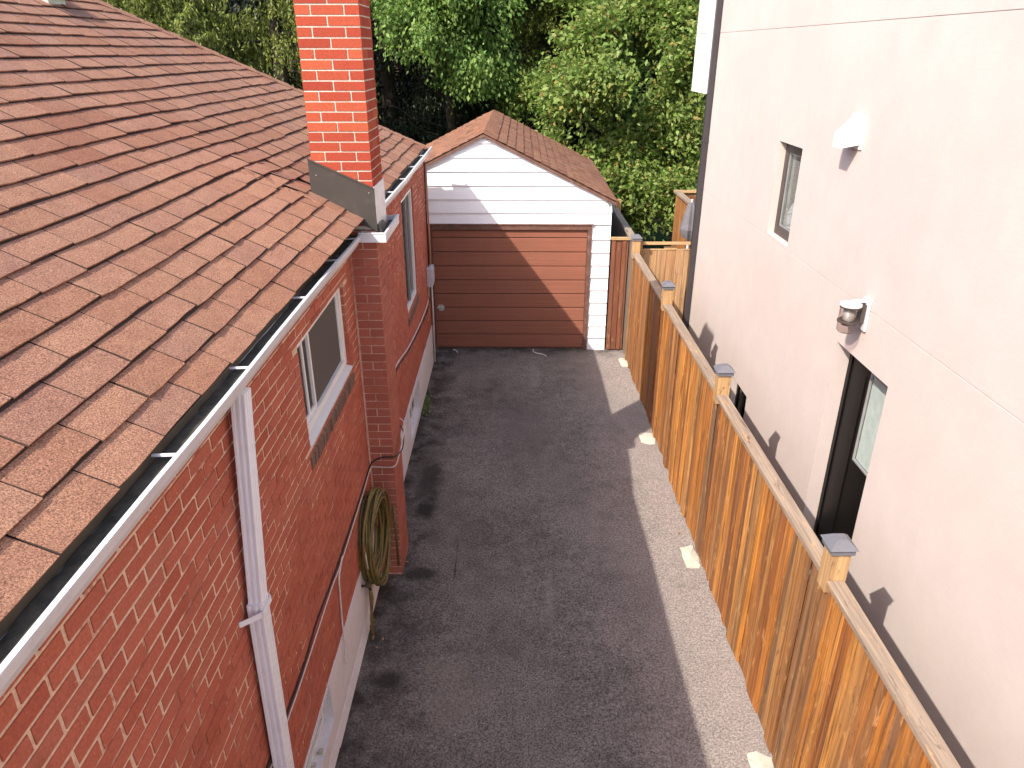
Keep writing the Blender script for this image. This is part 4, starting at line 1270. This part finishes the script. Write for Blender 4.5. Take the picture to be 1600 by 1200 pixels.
for z in (.35, 1.05, 1.62):
    MB().box(FXF + .020, FXF + .058, -2.0, 10.80, z, z + .085).build('rail', M['cedar_rail'], fen)
for p0, p1 in zip([-2.5] + posts, posts + [10.83]):
    if p1 - p0 < .3: continue
    z = 1.756
    a_, b_ = p0 + .057, p1 - .057
    m_ = MB(); n = 5
    d1, d2 = rf.uniform(-.006, .006), rf.uniform(-.006, .006)
    m_.hexa([(FXF - .030 + d1, a_, z), (FXF + .070 + d1, a_, z), (FXF - .030 + d2, b_, z), (FXF + .070 + d2, b_, z), (FXF - .030 + d1, a_, z + .037), (FXF + .070 + d1, a_, z + .037), (FXF - .030 + d2, b_, z + .037), (FXF + .070 + d2, b_, z + .037)])
    m_.build('cap_rail', M['cedar_rail'], fen, bevel=.005)
for p in posts:
    m_ = MB(); m_.box(FXF - .032, FXF + .080, p - .055, p + .055, 1.70, 1.975)
    m_.box(FXF + .021, FXF + .081, p - .055, p + .055, -.05, 1.70)
    po = m_.build('post', M['cedar_post'], fen, bevel=.004)
    c = MB(); xc = FXF + .024; h = .068
    c.box(xc - h, xc + h, p - h, p + h, 1.976, 2.012)
    c.add([(xc - .080, p - .080, 2.0125), (xc + .080, p - .080, 2.0125), (xc + .080, p + .080, 2.0125), (xc - .080, p + .080, 2.0125), (xc - .030, p - .030, 2.058), (xc + .030, p - .030, 2.058), (xc + .030, p + .030, 2.058), (xc - .030, p + .030, 2.058)],
          [(3, 2, 1, 0), (4, 5, 6, 7), (0, 1, 5, 4), (1, 2, 6, 5), (2, 3, 7, 6), (3, 0, 4, 7)])
    c.build('post_cap', M['cap'], po)
# concrete footings spilling out at the posts
foots = [(1.655, 1.838, 3.30, 3.64), (1.685, 1.842, 5.67, 6.03), (1.645, 1.845, 8.12, 8.44), (1.72, 1.87, 10.60, 10.98)]
foot_says = ['rough pale concrete footing below the fence post in front of the black side door', 'rough pale concrete footing below the fence post in front of the small basement window',
             'rough pale concrete footing at the edge of the chimney shadow by the fence', 'rough pale concrete footing by the fence post next to the brown gate']
for (xa, xb, ya, yb), say in zip(foots, foot_says):
    n = 16; m_ = MB(); top = []
    for k in range(n):
        t = 2 * math.pi * k / n; cx, cy = (xa + xb) / 2, (ya + yb) / 2
        sx = math.copysign(abs(math.cos(t)) ** .35, math.cos(t)); sy = math.copysign(abs(math.sin(t)) ** .35, math.sin(t))
        top.append((cx + sx * (xb - xa) / 2 * rf.uniform(.78, 1.10), cy + sy * (yb - ya) / 2 * rf.uniform(.80, 1.08)))
    vs = [(p[0], p[1], -.02) for p in top] + [(p[0] * .99 + .01 * (xa + xb) / 2, p[1], -.001 + rf.uniform(0, .010)) for p in top] + [((xa + xb) / 2, (ya + yb) / 2, .018)]
    m_.add(vs, [(k, (k + 1) % n, n + (k + 1) % n, n + k) for k in range(n)] + [(n + k, n + (k + 1) % n, 2 * n) for k in range(n)])
    tag(m_.build('concrete_footing', M['footing']), say, 'footing', 'concrete footings along the fence')

# ---------------------------------------------------------------- the small gates and the fences behind
gt = thing('brown_gate', 'narrow dark brown board gate between the white garage and the cedar fence', 'gate', (1.68, 11.3, 0))
xs = [1.565, 1.635, 1.73, 1.80]
for i, (xa, xb) in enumerate(zip(xs, xs[1:] + [1.835])):
    m_ = MB(); m_.box(xa, xb - .009, 11.30 + .012 * (i % 2), 11.325 + .012 * (i % 2), .02, 1.86); m_.build('board', M['cedar_dark'], gt)
MB().box(1.555, 1.84, 11.285, 11.345, 1.864, 1.90).build('top_rail', M['cedar_bar'], gt)
sg = thing('side_gate', 'pale cedar side gate with a crossbar between the fence and the stucco house', 'gate', (2.3, 10.98, 0))
x = 1.99; k = 0
while x < 2.70:
    w = rf.choice([.09, .10, .14]); xb = min(x + w, 2.71)
    m_ = MB(); m_.box(x, xb - .004, 10.97 + .005 * (k % 2), 10.99 + .005 * (k % 2), .05, 1.785); m_.build('board', M['cedar_light'], sg); x += w; k += 1
MB().box(1.985, 2.71, 10.965, 11.005, 1.787, 1.80).build('top_trim', M['cedar_bar'], sg)
MB().box(1.975, 2.71, 10.94, 10.978, 1.872, 1.915).build('crossbar', M['cedar_bar'], sg, bevel=.004)
MB().box(1.925, 1.975, 10.88, 10.97, -.05, 1.95).build('gate_post', M['cedar_light'], sg, bevel=.004)
MB().box(2.32, 2.52, 10.99, 11.01, 1.80, 1.835).build('latch_block', M['cedar_bar'], sg)
# back yard fence running on behind the garage side
bf = thing('yard_fence', 'grey weathered board fence running back beside the white garage', 'fence', (1.86, 13.5, 0))
y = 11.05; k = 0
while y < 17.4:
    m_ = MB(); m_.box(1.846, 1.864, y, y + .135, .02, 1.93); m_.build('board', M['wood_grey'], bf); y += .14
MB().box(1.80, 1.90, 11.0, 17.4, 1.935, 1.975).build('cap_rail', M['wood_grey_rail'], bf)
for p in (13.3, 15.7):
    MB().box(1.866, 1.96, p - .045, p + .045, -.05, 2.12).build('post', M['cedar_post'], bf)
# privacy screen beyond the stucco house
ps = thing('privacy_screen', 'tall orange cedar privacy screen with cap rail behind the stucco house', 'screen', (3.2, 12.5, 0))
y = 11.3
while y < 13.05:
    m_ = MB(); m_.box(2.90, 2.92, y, y + .135, .0, 2.27); m_.build('board', M['cedar'], ps); y += .14
x = 2.925
while x < 4.6:
    m_ = MB(); m_.box(x, x + .135, 13.10, 13.12, .0, 2.27); m_.build('board', M['cedar'], ps); x += .14
MB().box(2.86, 2.96, 11.28, 13.07, 2.272, 2.31).build('cap_rail', M['cedar_rail'], ps)
MB().box(2.86, 4.6, 13.07, 13.16, 2.272, 2.31).build('cap_rail', M['cedar_bar'], ps)
# folded umbrella standing in the yard behind the corner pipe
um = thing('folded_umbrella', 'folded grey patio umbrella standing behind the corner of the stucco house', 'umbrella', (2.80, 11.45, 0))
m_ = MB(); n = 16; prof = [(.03, 2.42), (.06, 2.36), (.10, 2.15), (.125, 2.0), (.11, 1.93), (.085, 1.86)]
vs = []; fs = []
for i, (r, z) in enumerate(prof):
    for k in range(n):
        t = 2 * math.pi * k / n; rr_ = r * (1 + .22 * (k % 2))
        vs.append((2.79 + rr_ * math.cos(t), 11.45 + rr_ * math.sin(t), z))
for i in range(len(prof) - 1):
    fs += [(i * n + k, i * n + (k + 1) % n, (i + 1) * n + (k + 1) % n, (i + 1) * n + k) for k in range(n)]
fs += [tuple(range(n)), tuple(range((len(prof) - 1) * n, len(prof) * n))]
m_.add(vs, fs); m_.build('canopy', M['fabric'], um)
m_ = MB(); m_.tube([(2.79, 11.45, -.05), (2.79, 11.45, 2.46)], .02); m_.build('pole', M['white_metal'], um)
MB().lathe([(.2, 0), (.2, .05), (.05, .08)], (2.79, 11.45, -.06)).build('base', M['concrete'], um)

# bits of string at the garage door
for pts, lab in (([(.36, 11.34, .008), (.35, 11.26, .008), (.40, 11.17, .010), (.50, 11.12, .008), (.56, 11.03, .009)], 'white strap lying on the asphalt at the middle of the garage door'),
                 ([(-.98, 11.33, .008), (-.93, 11.28, .009), (-.90, 11.20, .008)], 'short white strap lying at the garage door by the utility box')):
    o = wire('strap', pts, .009, M['cable_white'], lab, 'strap')

# weeds at the foot of the foundation
def leaf_quads(P, U, L, Wd, fold=.25, up=0.0):
    """rhombus leaves: base P, direction U, length L, width Wd; up turns their faces to the sky"""
    n = len(P)
    rv = rng.normal(size=(n, 3)) + np.array([0, 0, up]); V = np.cross(U, rv); V /= np.linalg.norm(V, axis=1)[:, None] + 1e-9
    N = np.cross(V, U)
    mid = P + U * (L * .45)[:, None]
    a = mid + V * (Wd / 2)[:, None] + N * (Wd * fold)[:, None]; b = mid - V * (Wd / 2)[:, None] + N * (Wd * fold)[:, None]
    tip = P + U * L[:, None]
    Vt = np.stack([P, a, tip, b], 1).reshape(-1, 3)
    F = np.arange(4 * n).reshape(n, 4)
    return Vt, F
def unit(a): return a / (np.linalg.norm(a, axis=1)[:, None] + 1e-9)
wd = thing('weed', 'small green weed growing at the foot of the foundation', 'plant', (-1.2, 9.2, 0))
n = 70
P = np.c_[rng.normal(-1.20, .03, n), rng.normal(9.15, .16, n), rng.uniform(0, .03, n)]
U = unit(np.c_[rng.normal(.3, .5, n), rng.normal(0, .6, n), rng.uniform(.3, 1, n)])
V_, F_ = leaf_quads(P, U, rng.uniform(.03, .07, n), rng.uniform(.012, .03, n))
o = bpy.data.objects.new('leaf_cluster', raw_mesh('leaf_cluster', V_, F_, M['leaf_maple'], 4)); C.objects.link(o); attach(o, wd); o['kind'] = 'stuff'
# a few fallen leaves on the asphalt
n = 14
for k in range(n):
    x, y = random.choice([(random.uniform(-1.2, -1.0), random.uniform(3.6, 10.5)), (random.uniform(-1.0, 1.5), random.uniform(8, 11.2)), (random.uniform(1.6, 1.8), random.uniform(4, 10))])
    m_ = MB(); a = random.uniform(0, 6.3); s = random.uniform(.014, .03); ca, sa = math.cos(a) * s, math.sin(a) * s
    m_.add([(x - ca, y - sa, .008), (x - sa * .5, y + ca * .5, .016), (x + ca, y + sa, .009), (x + sa * .5, y - ca * .5, .015)], [(0, 1, 2), (0, 2, 3)])
    tag(m_.build('fallen_leaf', M['cedar_light']), 'tiny dry leaf lying on the asphalt driveway', 'leaf', 'dry leaves on the driveway')

# ================================================================ TREES
def trunk_mesh(base, h, r0, bend=.2, limbs=0, crown=None, seed=0):
    r_ = random.Random(seed); m_ = MB(); n = 9
    bx, by = r_.uniform(-bend, bend), r_.uniform(-bend, bend)
    pts = [(base[0] + bx * (i / n) ** 2, base[1] + by * (i / n) ** 2, base[2] + h * i / n) for i in range(n + 1)]
    m_.tube(pts, [r0 * (1.25 if i == 0 else 1 - .88 * i / n) for i in range(n + 1)], 10)
    for k in range(limbs):
        i = r_.randrange(2, n - 1); p = Vector(pts[i]); a = r_.uniform(0, 6.28); L = r_.uniform(.5, 1.0) * (crown or 2)
        q = p + Vector((math.cos(a) * L * .5, math.sin(a) * L * .5, L * .35)); e = p + Vector((math.cos(a) * L, math.sin(a) * L, L * .5 + r_.uniform(-.3, .3)))
        m_.tube([p, q, e], [r0 * .38, r0 * .22, r0 * .07], 6)
    return m_
def finish_tree(root, tm, V_, F_, leafm):
    tm.build('trunk', M['bark'], root, smooth=True)
    o = bpy.data.objects.new('crown', raw_mesh('crown', V_, F_, leafm, 4)); C.objects.link(o); attach(o, root)
def broadleaf(name, label, base, center, rad, nclump, per, leafm, lsize, droop, csize, trunk, seed, elong=1.0, lowcut=None):
    root = thing(name, label, 'tree', (base[0], base[1], base[2]))
    # boughs first, then leaf clumps round each bough, so that gaps stay between them
    nl = 26
    d = unit(rng.normal(size=(nl, 3)))
    lc_ = np.array(center) + d * (rng.uniform(.35, .95, nl))[:, None] * np.array(rad)
    lr = rng.uniform(.22, .36, nl) * (rad[0] + rad[1] + rad[2]) / 3
    li = rng.integers(0, nl, nclump)
    e = rng.normal(size=(nclump, 3)); e[:, 2] = np.abs(e[:, 2]) * .9 - .35; e = unit(e)
    cc = lc_[li] + e * (lr[li] * rng.uniform(.55, 1.08, nclump))[:, None]
    if lowcut is not None:
        cc[:, 2] = np.where(cc[:, 2] < lowcut, lowcut + rng.uniform(0, 1.2, nclump) ** 1.5, cc[:, 2])
    cs = csize * rng.uniform(.6, 1.35, nclump)
    idx = np.repeat(np.arange(nclump), per)
    off = rng.normal(size=(len(idx), 3)) * np.array([1, 1, elong])
    P = cc[idx] + off * cs[idx][:, None] * .37
    out = unit(P - np.array(center) + rng.normal(size=P.shape) * 1.2)
    U = unit(out * .8 + rng.normal(size=P.shape) * .55 + np.array([0, 0, -droop]))
    L = lsize * rng.uniform(.65, 1.35, len(P)); Wd = L * rng.uniform(.45, .65, len(P))
    V_, F_ = leaf_quads(P, U, L, Wd, .2, 1.1)
    finish_tree(root, trunk_mesh(base, trunk[0], trunk[1], .3, 9, max(rad) * .8, seed), V_, F_, leafm)
    return root
def spruce(label, base, h, rad, nbr, ntw, nq, leafm, seed, zmin=.8, qsize=.10, hang=.55):
    r_ = np.random.default_rng(seed)
    root = thing('spruce_tree', label, 'tree', base)
    z = zmin + (h - zmin) * r_.uniform(0, 1, nbr) ** 1.7
    az = r_.uniform(0, 2 * np.pi, nbr)
    L = rad * (1 - z / h) ** .75 * r_.uniform(.75, 1.1, nbr) + .15
    bi = np.repeat(np.arange(nbr), ntw)
    t = r_.uniform(.15, 1.0, len(bi)) ** .75
    side = r_.normal(size=len(bi)) * .16 * L[bi]
    rz = z[bi] + (.10 * t - .42 * t ** 2 + .22 * t ** 4) * L[bi] * 1.1
    ca, sa = np.cos(az[bi]), np.sin(az[bi])
    tx = base[0] + ca * t * L[bi] - sa * side; ty = base[1] + sa * t * L[bi] + ca * side
    hl = hang * r_.uniform(.35, 1.15, len(bi)) * (.5 + .7 * t)
    ti = np.repeat(np.arange(len(bi)), nq)
    s = r_.uniform(0, 1, len(ti))
    sw = r_.normal(size=(len(bi), 2)) * .07
    P = np.c_[tx[ti] + sw[ti, 0] * s + ca[ti] * .05 * s, ty[ti] + sw[ti, 1] * s + sa[ti] * .05 * s, rz[ti] - hl[ti] * s]
    P += r_.normal(size=P.shape) * .02
    U = unit(np.c_[r_.normal(size=len(ti)) * .38 + ca[ti] * .22, r_.normal(size=len(ti)) * .38 + sa[ti] * .22, -.8 + r_.normal(size=len(ti)) * .35])
    Lq = qsize * r_.uniform(.6, 1.3, len(ti)); Wq = Lq * .34
    V_, F_ = leaf_quads(P, U, Lq, Wq, .1, .4)
    tm = trunk_mesh((base[0], base[1], base[2]), h * .97, .13 + h * .012, .1, 0, 0, seed)
    rr_ = random.Random(seed)
    for k in range(0, nbr, 2):
        p = Vector((base[0], base[1], z[k])); pts = [p]
        for tt in (.4, .75, 1.0):
            pts.append(Vector((base[0] + math.cos(az[k]) * tt * L[k], base[1] + math.sin(az[k]) * tt * L[k], z[k] + (.10 * tt - .42 * tt ** 2 + .22 * tt ** 4) * L[k] * 1.1)))
        tm.tube(pts, [.035, .022, .014, .005], 5)
    finish_tree(root, tm, V_, F_, leafm)
    return root
G0 = -.06
broadleaf('shrub_tree', 'bright green leafy shrub tree reaching over the garage beside the stucco house', (2.5, 18.1, G0), (2.55, 18.0, 3.9), (2.45, 1.9, 3.5), 560, 120, M['leaf_shrub'], .125, .25, .46, (4.6, .12), 1)
broadleaf('shrub_tree', 'low green bush under the shrub tree behind the garage', (4.2, 17.0, G0), (4.1, 17.0, 1.6), (1.5, 1.2, 1.5), 130, 110, M['leaf_shrub'], .11, .2, .42, (1.8, .06), 2)
broadleaf('maple_tree', 'drooping mid green maple tree behind the garage roof', (-1.6, 20.6, G0), (-1.5, 19.8, 5.7), (2.35, 2.3, 3.1), 480, 150, M['leaf_maple'], .105, .8, .42, (7.5, .20), 3, 1.5, 3.9)
broadleaf('maple_tree', 'tall green maple tree rising behind the drooping maple', (.9, 23.6, G0), (.9, 23.2, 7.2), (3.0, 2.6, 4.0), 330, 100, M['leaf_maple'], .14, .6, .55, (9, .24), 4, 1.3, 3.9)
spruce('hanging olive green spruce tree beyond the bungalow roof hip', (-7.9, 17.6, G0), 11, 3.0, 170, 32, 24, M['leaf_spruce'], 31, 1.5, .085, .95)
spruce('broad spruce tree with drooping sprays between the bungalow roof and the chimney', (-5.2, 17.9, G0), 9.5, 2.8, 150, 32, 24, M['leaf_spruce'], 32, 1.2, .085, .9)
spruce('young spruce tree with upright tips low behind the bungalow roof', (-6.4, 16.0, G0), 5.4, 2.1, 130, 28, 20, M['leaf_spruce'], 33, .8, .08, .35)
spruce('dark spruce tree with bare mossy trunk behind the chimney', (-3.3, 21.0, G0), 12, 2.6, 110, 22, 14, M['leaf_dark'], 34, 1.6)
spruce('dark spruce tree standing behind the drooping maple', (-.9, 23.0, G0), 12, 2.3, 110, 22, 14, M['leaf_dark'], 35, 3.0)
spruce('dark spruce tree beside the shrub tree with olive hanging sprays', (1.2, 20.9, G0), 11, 2.0, 120, 24, 15, M['leaf_spruce'], 36, 3.6)
far = [(-18, 27, 14), (-14.5, 25, 14), (-11.5, 23.5, 13), (-9.3, 27, 14), (-6.5, 25.0, 14), (-3.8, 28.2, 15), (-1.2, 30.0, 15), (1.6, 28.6, 14), (4.2, 26, 14), (6.8, 24.5, 13), (9.5, 27, 14)]
proto = None
for k, (x, y, h) in enumerate(far):
    if k < 3:
        o = spruce('dark far spruce tree in the row behind the yards', (x, y, G0), h, 3.3, 170, 24, 12, M['leaf_dark'], 50 + k, .9, .22, .8)
        o['group'] = 'far spruces behind the yards'
        proto = (proto or []) + [o]
    else:
        src = proto[k % 3]
        c = src.copy(); C.objects.link(c); c.location = (x, y, G0); c.rotation_euler = (0, 0, k * 1.3); s = h / 13.7; c.scale = (s, s, s)
        for ch in src.children:
            cc = ch.copy(); C.objects.link(cc); cc.parent = c
# iron railing and the house glimpsed under the trees
rl_ = thing('iron_railing', 'black iron railing under the dark trees behind the garage', 'fence', (-2.5, 24.6, 0))
for p in np.arange(-8, 3.2, .14):
    m_ = MB(); m_.box(p - .008, p + .008, 24.592, 24.608, 0.05, 1.25); m_.build('picket', M['cable_black'], rl_)
for z in (.15, 1.2):
    MB().box(-8, 3.2, 24.585, 24.615, z, z + .03).build('rail', M['cable_black'], rl_)
for p in (-8, -5.2, -2.4, .4, 3.2):
    MB().box(p - .03, p + .03, 24.57, 24.63, -.06, 1.35).build('post', M['cable_black'], rl_)
th = thing('tan_house', 'tan rendered house glimpsed under the dark trees', 'house', (-2, 36, 0))
MB().box(-14, 12, 33.5, 40, -.06, 5.5).build('wall', M['tan_wall'], th)
MB().extrude([(33.0, 5.501), (40.5, 5.501), (36.75, 8.2)], -14.5, 12.5, 0).build('roof', M['deck'], th)
for x in (-11, -7, -3, 1, 5, 9):
    w = MB().box(x - .6, x + .6, 33.44, 33.499, 1.0, 2.4).build('window', M['grey_trim'], th)
    MB().box(x - .52, x + .52, 33.42, 33.438, 1.08, 2.32).build('pane', M['black'], w)
